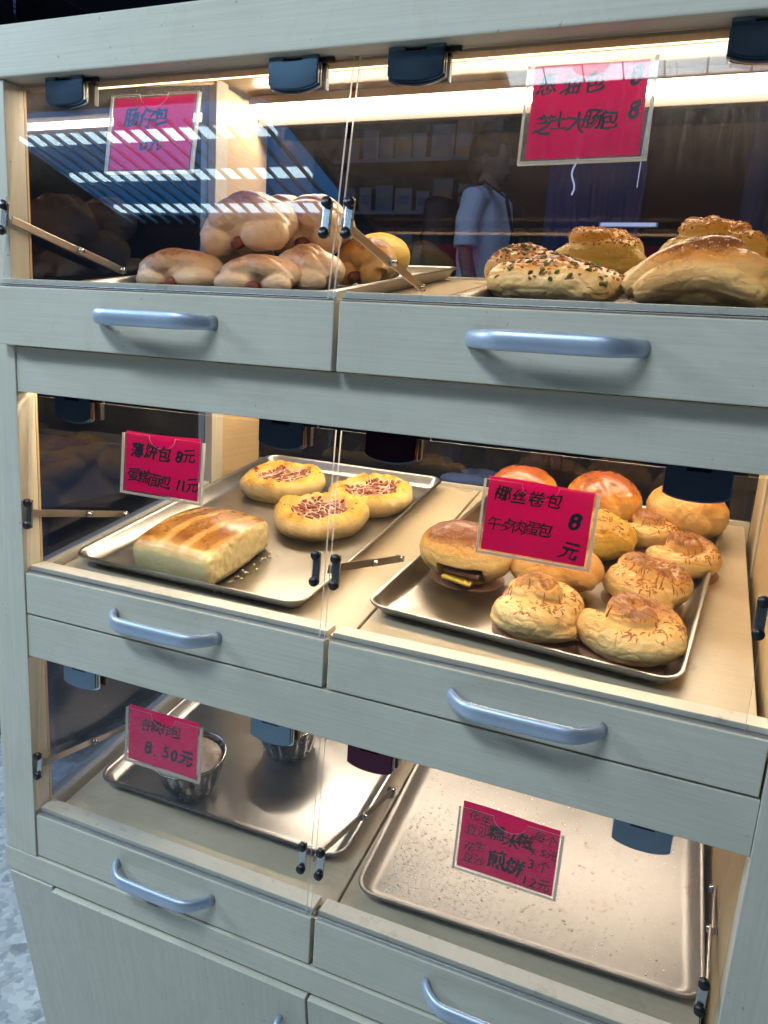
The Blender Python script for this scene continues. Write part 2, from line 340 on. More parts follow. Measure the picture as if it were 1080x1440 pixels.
# carcass
pbox('stile', -0.065, 0.0, -0.002, 0.030, -0.6265, 0.5195, mat=lam_z)
pbox('stile', XR, XR + 0.065, -0.002, 0.030, -0.6265, 0.5195, mat=lam_z)
pbox('top_rail', -0.075, XR + 0.075, -0.006, 0.024, 0.5204, 0.5808, mat=lam_x, bev=0.002)
pbox('middle_rail', 0.0006, XR - 0.0006, 0.0, 0.020, 0.1211, 0.1835, mat=lam_x)
pbox('middle_rail', 0.0006, XR - 0.0006, 0.0, 0.020, -0.2771, -0.2112, mat=lam_x)
pbox('plinth_board', -0.068, XR + 0.068, -0.003, 0.022, -0.6660, -0.6270, mat=lam_x)
for x0, x1, xi in ((-0.030, 0.0, 0), (XR, XR + 0.030, 1)):
    for t in (1, 2, 3):
        zt = RAILB[t]; zb = LEDGE[t]
        up = 0.14 if t == 1 else 0.04
        pbox('side_post', x0, x1, 0.0305, 0.0345, zb - 0.06, zt + 0.02, mat=wood_post, bev=0.0005)
        # rear side panel with the raised post in front of it
        pbox('side_panel', x0, x1, 0.500, YB, zb - 0.09, zt + up, mat=wood_y)
        pbox('side_post', x0 - (0 if xi == 0 else 0.003), x1 + (0.003 if xi == 0 else 0), 0.462, 0.4995, zb - 0.07, zt + up + 0.02, mat=lam_z, bev=0.001)
        if xi == 1:
            pbox('side_panel', x0, x1, 0.0350, 0.4615, zb - 0.09, zt + up, mat=wood_y); continue
        # glass of the side wall
        pbox('side_glass', (x0 + x1) / 2 - 0.002, (x0 + x1) / 2 + 0.002, 0.0350, 0.4615, zb - 0.05, zt + up, mat=side_glass, bev=0)
        # sloping bottom rail of the side wall
        bm = bmesh.new(); prism_bm(bm, [(0.0350, SH0[t] - 0.05), (0.4615, SH0[t] - 0.05 + SL * 0.43), (0.4615, SH0[t] + 0.006 + SL * 0.4615), (0.0350, SH0[t] + 0.006 + SL * 0.035)], x0 + 0.001, x1 - 0.001, 'x', 0.001)
        part('side_rail', bm, lam_x)
        if t == 1:
            bm = bmesh.new(); prism_bm(bm, [(0.0350, 0.519), (0.4615, 0.655), (0.4615, 0.675), (0.0350, 0.56)], x0 + 0.001, x1 - 0.001, 'x', 0.001)
            part('side_rail', bm, wood_y)
            pass
# ceiling of the top tier: slopes up from the rail then level
bm = bmesh.new(); prism_bm(bm, [(0.0245, 0.545), (0.0245, 0.5290), (0.06, 0.532), (0.42, 0.665), (0.645, 0.668), (0.645, 0.680), (0.42, 0.678)], 0.0005, XR - 0.0005, 'x'); part('ceiling_panel', bm, ceil_wood)
pbox('ceiling_batten', 0.001, XR - 0.001, 0.0265, 0.0450, 0.5170, 0.5285, mat=ceil_wood)
pbox('ceiling_batten', 0.001, XR - 0.001, 0.095, 0.110, 0.5410, 0.5520, mat=ceil_wood)
pbox('top_panel', -0.07, XR + 0.07, 0.33, 0.70, 0.6815, 0.695, mat=lam_x)
# backs
for t in (1, 2, 3):
    zt = RAILB[t]; zb = SH0[t] + SL * YB
    top = 0.668 if t == 1 else SH0[t - 1] + SL * YB - 0.03
    pbox('back_rail', 0.0005, XR - 0.0005, YB, YB + 0.02, zb - 0.045, zb + 0.004, mat=lam_x)
    pbox('back_glass', 0.002, XR - 0.002, YB + 0.006, YB + 0.010, zb + 0.0045, top - 0.035, mat=back_glass, bev=0)
    pbox('back_rail', 0.0005, XR - 0.0005, YB, YB + 0.02, top - 0.034, top - 0.001, mat=ceil_wood)
    # led tube under the roof of the tier
    z = {1: 0.640, 2: 0.238, 3: -0.164}[t]; yl = 0.585 if t == 1 else 0.50
    bm = bmesh.new(); tube_bm(bm, [(0.010 if t < 3 else 0.12, yl, z), (0.992, yl, z)], 0.0075, 14); tb = part('led_tube', bm, led_top if t == 1 else led if t == 2 else led_low, smooth=True)
    if t == 1: pbox('lamp_channel', 0.008, 0.994, yl + 0.011, yl + 0.024, z - 0.020, z + 0.0092, mat=gapdark, bev=0.001); pbox('added_lamp_hood', 0.008, 0.994, yl - 0.026, yl + 0.024, z + 0.0095, z + 0.024, mat=ceil_wood, bev=0.001)  # hood added and channel deepened to block the tube's upward and mirrored light
    else: pbox('lamp_channel', 0.008 if t < 3 else 0.115, 0.994, yl - 0.012, yl + 0.012, z + 0.009, z + 0.016, mat=white_metal, bev=0.001)
    # slim strip tucked behind the front rail
    if t == 1:
        pbox('led_strip', 0.02, 0.98, 0.050, 0.060, 0.5240, 0.5262, mat=led_dim, bev=0)
        pbox('strip_backing', 0.02, 0.98, 0.049, 0.061, 0.5264, 0.5300, mat=white_metal, bev=0)
        pbox('added_strip_lip', 0.01, 0.99, 0.0625, 0.0650, 0.5215, 0.5400, mat=ceil_wood, bev=0.0005)  # lip added to keep the strip's reflection out of the back glass
    elif t == 2:
        z2 = RAILB[t] + 0.030
        pbox('led_strip', 0.02, 0.98, 0.046, 0.058, z2, z2 + 0.003, mat=led_front, bev=0)
# drawers: front > shelf board, edge strip, handle
def handle_mesh():
    bm = bmesh.new(); pts = []; Wd, D = 0.0875, 0.030
    for i in range(33):
        s = -1 + 2 * i / 32; x = Wd * s
        a = abs(s)
        y = -D * (1 - max(0, (a - 0.55) / 0.45) ** 2.1) * (1 + 0.08 * (1 - a * a))
        pts.append((x * (0.985 if a > .99 else 1), min(y, -0.0002) if a < 1 else 0.001, 0))
    # profile: tall shallow lens, 22 mm high
    n = 14; rings = []
    for i, p in enumerate(pts):
        q0 = Vector(pts[max(i - 1, 0)]); q1 = Vector(pts[min(i + 1, 32)]); T = (q1 - q0).normalized(); b = Vector((0, 0, 1)); o_ = T.cross(b)
        a = abs(-1 + 2 * i / 32); hh = 0.0105 * (1 - 0.16 * max(0, (a - 0.6) / 0.4)); ring = []
        for k in range(n):
            an = 2 * PI * k / n; cz = math.cos(an); sz = math.sin(an)
            ring.append(bm.verts.new(Vector(p) + b * hh * math.copysign(abs(cz) ** 0.8, cz) + o_ * (0.0042 if sz < 0 else 0.0062) * sz))
        rings.append(ring)
    for i in range(32):
        for k in range(n): bm.faces.new((rings[i][k], rings[i][(k + 1) % n], rings[i + 1][(k + 1) % n], rings[i + 1][k]))
    bm.faces.new(rings[0][::-1]); bm.faces.new(rings[-1]); bmesh.ops.recalc_face_normals(bm, faces=bm.faces[:])
    return mesh(bm, True, 'handle')
HM = handle_mesh(); HM.materials.append(handle_metal)
def drawer(t, x0, x1, hx):
    zt = LEDGE[t]; y0 = -0.018 if t == 1 else 0.0; zb = {1: 0.1855, 2: -0.2078, 3: -0.6232}[t]
    y0 -= 0.001 * (t == 2)
    bm = bmesh.new(); box_bm(bm, x0, x1, y0, y0 + 0.018, zb, zt, 0.0013)
    d = part('drawer', bm, lam_x)
    s0 = y0 + 0.0085
    strip_top = zt + (0.011 if t == 1 else 0.0100)
    obj('edge_strip', mesh((lambda b: (box_bm(b, x0 + 0.001, x1 - 0.001, s0, s0 + 0.026, zt + 0.0015, strip_top, 0.001), b)[1])(bmesh.new()), False), lam_strip, d)
    obj('edge_lip', mesh((lambda b: (box_bm(b, x0 + 0.001, x1 - 0.001, s0 - 0.0035, s0 - 0.0005, zt + 0.0006, zt + 0.0045, 0.0006), b)[1])(bmesh.new()), False), steel, d)
    # sloping shelf board
    ins = 0.012; ys = s0 + 0.0265
    outl = [(ys, SH0[t] + SL * ys), (0.632, SH0[t] + SL * 0.632), (0.632, SH0[t] + SL * 0.632 - 0.015), (ys, SH0[t] + SL * ys - 0.015)]
    b = bmesh.new(); prism_bm(b, outl, (0.012 if x0 < .3 else 0.5165), (0.5125 if x1 < .6 else 0.990) , 'x', 0.0008); obj('shelf_board', mesh(b, False), lam_shelf, d)
    h = obj('handle', HM, None, d, T_((hx, y0 + 0.0002, {1: 0.2305, 2: -0.1750, 3: -0.580}[t])))
    return d
drawer(1, -0.015, 0.4968, 0.2530); drawer(1, 0.5030, 1.015, 0.7420)
drawer(2, 0.0018, 0.4968, 0.2550); drawer(2, 0.5030, 0.9972, 0.7510)
drawer(3, 0.0018, 0.4968, 0.2510); drawer(3, 0.5030, 0.9972, 0.7510)
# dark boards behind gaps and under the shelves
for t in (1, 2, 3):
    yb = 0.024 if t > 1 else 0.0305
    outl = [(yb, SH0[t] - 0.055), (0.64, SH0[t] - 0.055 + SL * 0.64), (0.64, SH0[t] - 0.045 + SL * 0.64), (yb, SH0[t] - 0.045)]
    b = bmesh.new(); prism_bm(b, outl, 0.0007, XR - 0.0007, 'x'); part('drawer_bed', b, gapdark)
for z0, z1 in ((0.150, 0.205), (-0.245, -0.195), (-0.66, -0.60)): pbox('added_light_block', 0.001, XR - 0.001, 0.0205 if z0 > -.5 else 0.0225, 0.0235, z0, z1, mat=gapdark, bev=0)  # boards added to stop light leaking past the rails
# acrylic flaps with brackets, stays and hinge clips
FL = {1: ((0.002, 0.0205, 0.5190), (0.002, -0.0165, 0.2640)), 2: ((0, 0.0215, 0.1150), (0, 0.0035, -0.1440)), 3: ((0, 0.0215, -0.2856), (0, 0.0035, -0.5490))}
def clip_mesh():
    bm = bmesh.new(); w = 0.031; o_ = [(-w, 0.0)]
    o_ += [(-0.012, 0.0), (-0.012, -0.0045), (0.011, -0.0045), (0.011, 0.0), (w, 0.0)]
    for i in range(13):
        a = i / 12; x = w - 2 * w * a; o_.append((x, -0.0265 - 0.0105 * math.sqrt(max(0, 1 - ((x / w) * 0.93) ** 2)) + 0.003))
    prism_bm(bm, o_, 0.006, 0.0115, 'y', 0.0012)
    return mesh(bm, False, 'clip')
def clip_rim_mesh():
    bm = bmesh.new(); w = 0.0318; o_ = [(-w, -0.0055), (w, -0.0055)]
    for i in range(13):
        a = i / 12; x = w - 2 * w * a; o_.append((x, -0.0268 - 0.0105 * math.sqrt(max(0, 1 - ((x / w) * 0.93) ** 2)) + 0.0008))
    prism_bm(bm, o_, 0.0118, 0.0150, 'y', 0.0006); return mesh(bm, False, 'rim')
CM, CM2, CR = clip_mesh(), None, clip_rim_mesh(); CM.materials.append(clip_metal); CM2 = CM.copy(); CM2.materials.clear(); CM2.materials.append(clip_maroon); CR.materials.append(clip_edge)
def small(fn, mat, name='m', smooth=False):
    b = bmesh.new(); fn(b); me = mesh(b, smooth, name); me.materials.append(mat); return me
def cyl_y(b, x, y0, y1, z, r, n=14): tube_bm(b, [(x, y0, z), (x, y1, z)], r, n)
CBACK = small(lambda b: box_bm(b, -0.029, 0.0315, 0.0255, 0.0330, -0.030, 0.004, 0.001), black)
CARM = small(lambda b: box_bm(b, -0.031, 0.045, 0.0152, 0.0200, -0.0052, -0.0004, 0.0005), black)
BRK = small(lambda b: box_bm(b, -0.0055, 0.0055, -0.0060, -0.0022, -0.021, 0.021, 0.0018), steel)
SCR = small(lambda b: (cyl_y(b, 0, -0.0105, -0.0058, 0, 0.0062, 12)), black, 's', True)
SCR2 = small(lambda b: (cyl_y(b, 0, -0.0112, -0.0100, 0, 0.0032, 8)), steel, 's2', True)
clipx = [0.0930, 0.4205, 0.5645, 0.8935]
for t in (1, 2, 3):
    (_, yt, zt), (_, yb, zb) = FL[t]; ang = math.atan2(yt - yb, zt - zb)  # lean
    Hh = math.hypot(yt - yb, zt - zb)
    base = T_((0, yt, zt)) @ RX(-ang)          # local: x across, z up, origin at the top edge
    mat = acrylic_dusty if t == 1 else acrylic
    for side, (x0, x1) in enumerate(((0.004, 0.4880), (0.4950, 0.984))):
        if t == 1 and side == 0: x0 = -0.004
        if t == 2 and side == 1: x1 = 0.974
        bm = bmesh.new(); box_bm(bm, x0, x1, -0.0020, 0.0018, -Hh, 0.0, 0.0)
        for f in bm.faces: f.material_index = 0 if abs(f.normal.y) > 0.5 else 1
        fl = part('acrylic_flap', mesh(bm, False), [mat, acr_edge], base)
        if t == 1: fl['label'] = 'dusty scratched flap'
        for bx in ((x0 + 0.0035, x1 - 0.010) if side == 0 else (x0 + 0.010, x1 - 0.004)):
            zc = {1: -0.1720, 2: -0.1710, 3: -0.1780}[t]
            flat_ = t == 2 and bx > 0.9
            if flat_: zc += 0.035
            b_ = obj('bracket', BRK, None, fl, T_((bx, 0, zc)))
            for dz in (0.0165, -0.0165):
                for me in (SCR, ): obj('screw', me, None, fl, T_((bx, 0, zc + dz)))
    for k, cx in enumerate(clipx):
        c = obj('hinge_clip', CM2 if (k == 2 and t > 1) else CM, None, cab, CI @ T_((cx, 0, RAILB[t] - 0.0002)))
        if k == 2 and t > 1: c['label'] = 'maroon tinted hinge clip'
        obj('rim', CR, None, c); obj('back_plate', CBACK, None, c); obj('hinge_arm', CARM, None, c)
    # folding stays
    zc = zt - {1: 0.172, 2: 0.171, 3: 0.178}[t]
    def stay(xa, xb, y1, z1, kink=0.0):
        yf = yt - (zt - zc) * math.tan(ang) + 0.004
        A = Vector((xa, yf, zc)); B = Vector((xb, y1, z1)); Mid = A.lerp(B, 0.56) + Vector((0, 0, kink))
        for n_, (p, q, off) in enumerate(((A, Mid, 0.0), (Mid, B, 0.0032))):
            d = (q - p); L_ = d.length; b = bmesh.new(); box_bm(b, -0.0014 + off, 0.0014 + off, -0.004, L_ + 0.004, -0.0055, 0.0055, 0.0008)
            Mq = T_(p) @ d.to_track_quat('Y', 'Z').to_matrix().to_4x4(); s = part('stay_arm', b, rod_steel, Mq)
        b = bmesh.new(); tube_bm(b, [Mid + Vector((-0.004, 0, 0)), Mid + Vector((0.009, 0, 0))], 0.0042, 12); part('pivot', b, steel, smooth=True)
        b = bmesh.new(); tube_bm(b, [B + Vector((-0.004, 0, 0)), B + Vector((0.008, 0, 0))], 0.0050, 12); part('pivot', b, steel, smooth=True)
    stay(0.0075, 0.0045, 0.205, {1: 0.306, 2: -0.093, 3: -0.491}[t])
    stay(0.4930, 0.5000, {1: 0.243, 2: 0.235, 3: 0.275}[t], {1: 0.299, 2: -0.095, 3: -0.511}[t])
    if t != 2: stay(0.985, 0.9950, 0.215, {1: 0.306, 2: -0.093, 3: -0.475}[t])
# tilted bracket at the right end of the middle tier
# base cupboard: leans back towards the floor
BANG = math.atan(0.162)
bbase = T_((0, -0.006, -0.6695)) @ RX(BANG)
def bpart(name, x0, x1, y0, y1, z0, z1, mat, bev=0.0012):
    bm = bmesh.new(); box_bm(bm, x0, x1, y0, y1, z0, z1, bev); return part(name, bm, mat, bbase)
bpart('base_stile', -0.058, 0.0335, 0.002, 0.030, -0.565, -0.0005, lam_z)
bpart('base_stile', XR - 0.0335, XR + 0.058, 0.002, 0.030, -0.565, -0.0005, lam_z)
pbox('base_side', -0.058, -0.040, 0.125, 0.62, -1.235, -0.667, mat=lam_z); pbox('base_side', XR + 0.040, XR + 0.058, 0.125, 0.62, -1.235, -0.667, mat=lam_z)
pbox('base_back', -0.039, XR + 0.039, 0.60, 0.62, -1.235, -0.667, mat=lam_x)
bpart('base_batten', 0.034, XR - 0.034, 0.020, 0.032, -0.06, -0.001, gapdark)
for x0, x1, hx in ((0.0370, 0.4975, 0.455), (0.5015, XR - 0.037, 0.545)):
    d = bpart('cupboard_door', x0, x1, -0.003, 0.015, -0.555, -0.0035, lam_z)
    bm = bmesh.new(); tube_bm(bm, [(hx, -0.003, -0.060), (hx, -0.022, -0.070), (hx, -0.026, -0.10), (hx, -0.022, -0.165), (hx, -0.003, -0.175)], 0.005, 10, up=Vector((1, 0, 0))); obj('door_handle', mesh(bm), handle_metal, d)

# ================================================================ baking trays
def tray_mesh(Wd, Ln, h=0.022, rc=0.030, flare=0.012):
    """rolled-rim sheet tray; origin at the virtual front left rim corner, rim at z = h"""
    bm = bmesh.new()
    def loop(ins, z, r):
        pts = []
        for cx, cy, a0 in ((Wd - r - ins, r + ins, -90), (Wd - r - ins, Ln - r - ins, 0), (r + ins, Ln - r - ins, 90), (r + ins, r + ins, 180)):
            for k in range(7):
                a = math.radians(a0 + 15 * k); pts.append(bm.verts.new((cx + r * math.cos(a), cy + r * math.sin(a), z)))
        return pts
    prof = [(0.0035, h - 0.0035), (0.0012, h - 0.003), (0.0, h - 0.001), (0.0010, h + 0.0008), (0.0035, h + 0.0012), (0.0058, h + 0.0002), (0.0070, h - 0.0025), (0.0075 + flare * 0.45, h * 0.45), (0.0075 + flare * 0.85, 0.0045), (0.0075 + flare + 0.003, 0.0016), (0.0075 + flare + 0.008, 0.0010)]
    loops = [loop(i, z, max(rc - i, 0.008)) for i, z in prof]; n = 28
    for a, b in zip(loops, loops[1:]):
        for k in range(n): bm.faces.new((a[k], a[(k + 1) % n], b[(k + 1) % n], b[k]))
    # floor as a slightly buckled grid-like fan
    bm.faces.new(loops[-1])
    # underside shell
    for f in bm.faces: f.normal_update()
    bmesh.ops.recalc_face_normals(bm, faces=bm.faces[:])
    return mesh(bm, True, 'tray')
def tray(t, x, y, rz, Wd, Ln, label, mat=tray_metal, h=0.022):
    o = obj('baking_tray', tray_mesh(Wd, Ln, h), mat, None, on_shelf(t, x, y, rz, 0.0012)); wn(o, 0.9)
    sm = o.modifiers.new('thick', 'SOLIDIFY'); sm.thickness = 0.0009; sm.offset = -1
    return tag(o, label, 'baking tray', 'aluminium baking trays on the shelves')
TR = {}
TR['1L'] = tray(1, 0.030, 0.075, 0.0, 0.41, 0.560, 'metal tray under the heap of sausage buns on the top left shelf')
TR['1R'] = tray(1, 0.600, 0.082, -0.06, 0.41, 0.530, 'metal tray under the scallion loaves on the top right shelf')
TR['2L'] = tray(2, 0.0310, 0.0585, -0.02, 0.405, 0.575, 'metal tray holding three pizza breads and a glazed slab')
TR['2R'] = tray(2, 0.5080, 0.0890, -0.085, 0.404, 0.552, 'metal tray full of ham rolls and shiny brown buns')
TR['3L'] = tray(3, 0.0370, 0.0950, 0.005, 0.459, 0.520, 'nearly empty metal tray with two fluted moulds')
TR['3R'] = tray(3, 0.5325, 0.0570, 0.030, 0.462, 0.560, 'empty greasy metal tray strewn with crumbs', tray_greasy)

# ================================================================ bread
dg = bpy.context.evaluated_depsgraph_get()
def fuse(bm, voxel=0.0022, smooth=5, fac=0.5):
    me = bpy.data.meshes.new('tmp'); bm.to_mesh(me); bm.free()
    o = bpy.data.objects.new('tmp', me); C.objects.link(o)
    m = o.modifiers.new('r', 'REMESH'); m.mode = 'VOXEL'; m.voxel_size = voxel
    m2 = o.modifiers.new('s', 'SMOOTH'); m2.iterations = smooth; m2.factor = fac
    bpy.context.view_layer.update(); dg_ = bpy.context.evaluated_depsgraph_get()
    out = bpy.data.meshes.new_from_object(o.evaluated_get(dg_)); bpy.data.objects.remove(o); bpy.data.meshes.remove(me)
    for p in out.polygons: p.use_smooth = True
    return out
def finish(me, seed, toast, amp=0.0018, freq=26, wrinkle=0.0007, dents=None):
    """noise-displace, flatten the base and write the browning attribute"""
    off = Vector((seed * 3.1, seed * 7.7, seed * 1.3)); no = [v.normal.copy() for v in me.vertices]; zmax = max(v.co.z for v in me.vertices)
    for v, n in zip(me.vertices, no):
        q = v.co * freq + off
        d = noise.noise(q) * amp + noise.noise(q * 3.3) * wrinkle
        rdg = 1 - abs(noise.noise(Vector((q.x * 1.3, q.y * 1.3, q.z * 3.2)))) * 6
        if rdg > 0: d -= rdg * wrinkle * 0.9
        v.co += n * d
        if dents:
            dv = dents(v.co, n)
            if dv is not None: v.co += dv
        if v.co.z < 0.0035: v.co.z = max(0.0003, 0.0018 + (v.co.z - 0.0035) * 0.1)
    at = me.attributes.new('toast', 'FLOAT', 'POINT'); vals = []
    for v, n in zip(me.vertices, no):
        q = v.co * 22 + off
        vals.append(max(0.0, min(1.2, toast(v.co, n, zmax) + 0.16 * noise.noise(q) + 0.07 * noise.noise(q * 4))))
    at.data.foreach_set('value', vals); me.update(); return me
def sm(a, b, x):
    t = max(0.0, min(1.0, (x - a) / (b - a))); return t * t * (3 - 2 * t)
def std_toast(lo=0.05, hi=0.75, k=0.9):
    return lambda c, n, zm: lo + (hi - lo) * sm(0.25, 1.0, c.z / zm) * (0.45 + 0.55 * sm(-0.2, k, n.z))
def bread(name, me, mat, M, label, cat, group=None):
    o = obj(name, me, mat, None, M); return tag(o, label, cat, group)
def arc(cx, cy, cz, r, a0, a1, n=12, rz=None, plane='xy', el=1.0):
    out = []
    for i in range(n + 1):
        a = math.radians(a0 + (a1 - a0) * i / n)
        if plane == 'xy': out.append((cx + r * math.cos(a), cy + r * math.sin(a) * el, cz + (rz or 0) * i / n))
        elif plane == 'xz': out.append((cx + r * math.cos(a), cy + (rz or 0) * i / n, cz + r * math.sin(a) * el))
    return out
def taper(n, r, e=0.55):
    return [r * (e + (1 - e) * math.sin(PI * i / n) ** 0.6) for i in range(n + 1)]
def scatter(o, n, fn, mat, name, where=lambda c, nrm: True, seed=1, kind='stuff', spread=1.0):
    """small toppings lying on a loaf: one joined part"""
    me = o.data; bvh = BVHTree.FromPolygons([v.co for v in me.vertices], [p.vertices for p in me.polygons])
    xs = [v.co.x for v in me.vertices]; ys = [v.co.y for v in me.vertices]; rnd = random.Random(seed); bm = bmesh.new(); k = 0; tries = 0
    while k < n and tries < n * 30:
        tries += 1
        x = rnd.uniform(min(xs), max(xs)) * spread; y = rnd.uniform(min(ys), max(ys)) * spread
        hit = bvh.ray_cast(Vector((x, y, 0.3)), Vector((0, 0, -1)))
        if hit[0] is None or not where(hit[0], hit[1]): continue
        fn(bm, hit[0], hit[1], rnd, bvh); k += 1
    if len(bm.verts) == 0: bm.free(); return None
    p = obj(name, mesh(bm, False), mat, o); p['kind'] = kind; return p
def f_seed(s):
    def f(bm, c, n, r, bvh):
        q = n.to_track_quat('Z', 'Y').to_matrix().to_4x4() @ RZ(r.uniform(0, 6.28)); k = s * r.uniform(0.7, 1.3)
        bmesh.ops.create_icosphere(bm, subdivisions=1, radius=1, matrix=T_(c + n * s * 0.15) @ q @ Matrix.Diagonal((k, k * 0.6, k * 0.4, 1)))
    return f
def f_chunk(s):
    def f(bm, c, n, r, bvh):
        q = n.to_track_quat('Z', 'Y').to_matrix().to_4x4() @ RZ(r.uniform(0, 6.28)) @ RX(r.uniform(-.5, .5))
        vs = bmesh.ops.create_icosphere(bm, subdivisions=1, radius=1, matrix=T_(c + n * s * 0.25) @ q @ Matrix.Diagonal((s * r.uniform(.6, 1.5), s * r.uniform(.5, 1.1), s * r.uniform(.35, .7), 1)))['verts']
        for v in vs: v.co += Vector((r.uniform(-1, 1), r.uniform(-1, 1), r.uniform(-1, 1))) * s * 0.16
    return f
def f_strand(L, rad):
    def f(bm, c, n, r, bvh):
        a = r.uniform(0, 6.28); l = L * r.uniform(0.6, 1.4); cu = r.uniform(-1.2, 1.2); pts = []; x, y = c.x, c.y
        for i in range(5):
            h = bvh.ray_cast(Vector((x, y, 0.3)), Vector((0, 0, -1)))
            if h[0] is None or abs(h[0].z - c.z) > 0.02: break
            pts.append(h[0] + h[1] * rad * r.uniform(-0.5, 0.5)); x += math.cos(a) * l / 4; y += math.sin(a) * l / 4; a += cu * 0.4
        if len(pts) >= 3: tube_bm(bm, pts, [rad * (0.6 if i in (0, len(pts) - 1) else 1.0) for i in range(len(pts))], 4)
    return f

# ---- rolled ham knots (middle right tray)
def spiral(w, d, h, turns=500, a0=200):
    out = []; w *= 1.20; d *= 1.24; h *= 1.10
    for i in range(45):
        u = i / 44; a = math.radians(a0 + turns * u); rad = 0.58 - 0.42 * u ** 0.9
        out.append((w * rad * math.cos(a) + w * 0.10 * math.sin(PI * u), d * rad * math.sin(a) + d * 0.05 * u, h * (0.56 + 0.92 * u ** 1.35 + 0.26 * u * math.sin(a - 0.6)), h * (0.56 - 0.13 * u)))
    return out
def knot(seed, w=0.062, d=0.046, h=0.034, v=0, coil=True):
    r = random.Random(seed); bm = bmesh.new()
    if v == 0:                                                                              # one rope of dough wound up into a peak
        sp = spiral(w, d, h); tube_bm(bm, [q[:3] for q in sp], [q[3] for q in sp], 18)
        ell_bm(bm, (0, 0, h * 0.48), (w * 0.72, d * 0.70, h * 0.50)); ell_bm(bm, sp[-1][:3], (h * 0.40, h * 0.36, h * 0.34)); ell_bm(bm, sp[0][:3], (h * 0.56,) * 3)
        ell_bm(bm, (0, d * 0.02, h * 1.02), (w * 0.34, d * 0.34, h * 0.40))
        me = fuse(bm, 0.0017, 2)
        return finish(me, seed, lambda c, n, zm: 0.03 + 0.18 * sm(-0.3, .9, n.z) + 0.72 * sm(0.50, 0.92, c.z / zm) * sm(0.0, 0.8, n.z), 0.0020, 30, 0.0009)
    ell_bm(bm, (0, 0.004, h * 0.52), (w * 0.80, d * 0.78, h * 0.54))                        # body
    n = 18                                                                                  # front lobe, a fat crescent
    p = []; rr = []
    for i in range(n + 1):
        u = i / n; a = math.radians(178 + 176 * u); p.append((w * 0.58 * math.cos(a), d * 0.46 * math.sin(a) - 0.003, h * (0.60 + 0.10 * math.sin(PI * u)))); rr.append(h * (0.50 + 0.20 * math.sin(PI * u) ** 0.8))
    tube_bm(bm, p, rr, 18)
    ell_bm(bm, (w * 0.02, -d * 0.36, h * 0.50), (w * 0.92, d * 0.62, h * 0.52))             # its full belly
    p = []; rr = []                                                                         # lobe wrapped round the back
    for i in range(n + 1):
        u = i / n; a = math.radians(-28 + 190 * u); p.append((w * 0.56 * math.cos(a) + w * 0.05, d * 0.50 * math.sin(a) + d * 0.10, h * (0.62 + 0.36 * math.sin(PI * (0.15 + 0.6 * u))))); rr.append(h * (0.42 + 0.18 * math.sin(PI * u)))
    tube_bm(bm, p, rr, 16)
    if v != 1:                                                                              # crown: a folded petal with a rolled edge
        ell_bm(bm, (-w * 0.12, d * 0.10, h * 1.24), (w * 0.56, d * 0.50, h * 0.56), (0.25, 0.22, 0.3))
        ell_bm(bm, (w * 0.16, d * 0.02, h * 1.48), (w * 0.36, d * 0.34, h * 0.46), (0.1, 0.75, 0.2))
        p = arc(w * 0.02, -d * 0.06, h * 1.20, w * 0.44, 176, 20, 14, d * 0.20, 'xz', 1.0); tube_bm(bm, p, taper(14, h * 0.24, 0.5), 12)
    else:                                                                                   # two lobes folded over each other
        ell_bm(bm, (-w * 0.34, d * 0.10, h * 1.12), (w * 0.50, d * 0.50, h * 0.56), (0, 0.1, 0.3))
        p = [(-w * 0.45 + w * 1.15 * i / 14, d * (-0.30 + 0.34 * i / 14), h * (0.92 + 0.52 * math.sin(PI * (0.1 + 0.8 * i / 14)))) for i in range(15)]; tube_bm(bm, p, taper(14, h * 0.42, 0.5), 14)
    me = fuse(bm, 0.0017, 2)
    return finish(me, seed, lambda c, n, zm: 0.04 + 0.16 * sm(-0.3, .9, n.z) + 0.70 * sm(0.52, 0.92, c.z / zm) * sm(0.0, 0.8, n.z), 0.0016, 30, 0.0009)
def knot_bun(seed, x, y, rz, label, w=0.062, d=0.046, h=0.034, v=0, coil=True, flakes=90, mat=None, t=2, hz=0.0028):
    o = bread('ham_roll', knot(seed, w, d, h, v, coil), mat or bread_plain, on_shelf(t, x, y, rz, hz), label, 'bread roll', 'twisted ham rolls on the middle right tray')
    # ham layer showing under the crown
    bm = bmesh.new()
    if v == 0:
        p = []
        for x_, y_, z_, q_ in spiral(w, d, h)[22:43]:
            l_ = math.hypot(x_, y_) + 1e-6; p.append((x_ + x_ / l_ * q_ * 0.74, y_ + y_ / l_ * q_ * 0.74, z_ - q_ * 0.62))
        tube_bm(bm, p, 1, 8, prof=(0.0046, 0.0030))
    else:
        bmesh.ops.create_cone(bm, cap_ends=True, segments=28, radius1=w * 0.50, radius2=w * 0.50, depth=0.0050, matrix=T_((-w * 0.08, -d * 0.04, h * 1.10)) @ RX(0.14) @ Matrix.Diagonal((1.30, 1.16, 1, 1)))
    obj('ham_slice', mesh(bm, False), ham, o)
    scatter(o, flakes, f_strand(0.0060, 0.00115), floss, 'toasted_shreds', lambda c, n: n.z > 0.35 and (c.z > h * 1.42 or (c.z > h * 1.08 and c.x > w * 0.1 and n.z > 0.6)), seed)
    scatter(o, flakes // 2, f_strand(0.0060, 0.0011), floss2, 'golden_shreds', lambda c, n: n.z > 0.5 and c.z > h * 1.10, seed + 50)
    bm = bmesh.new(); ol = [(w * 0.92 * math.cos(a) * (1 + .03 * math.sin(5 * a)), d * 1.02 * math.sin(a) - 0.004) for a in [2 * PI * i / 26 for i in range(26)]]
    prism_bm(bm, ol, -0.0008, -0.0002, 'z'); obj('paper_liner', mesh(bm, False), liner, o)
    return o
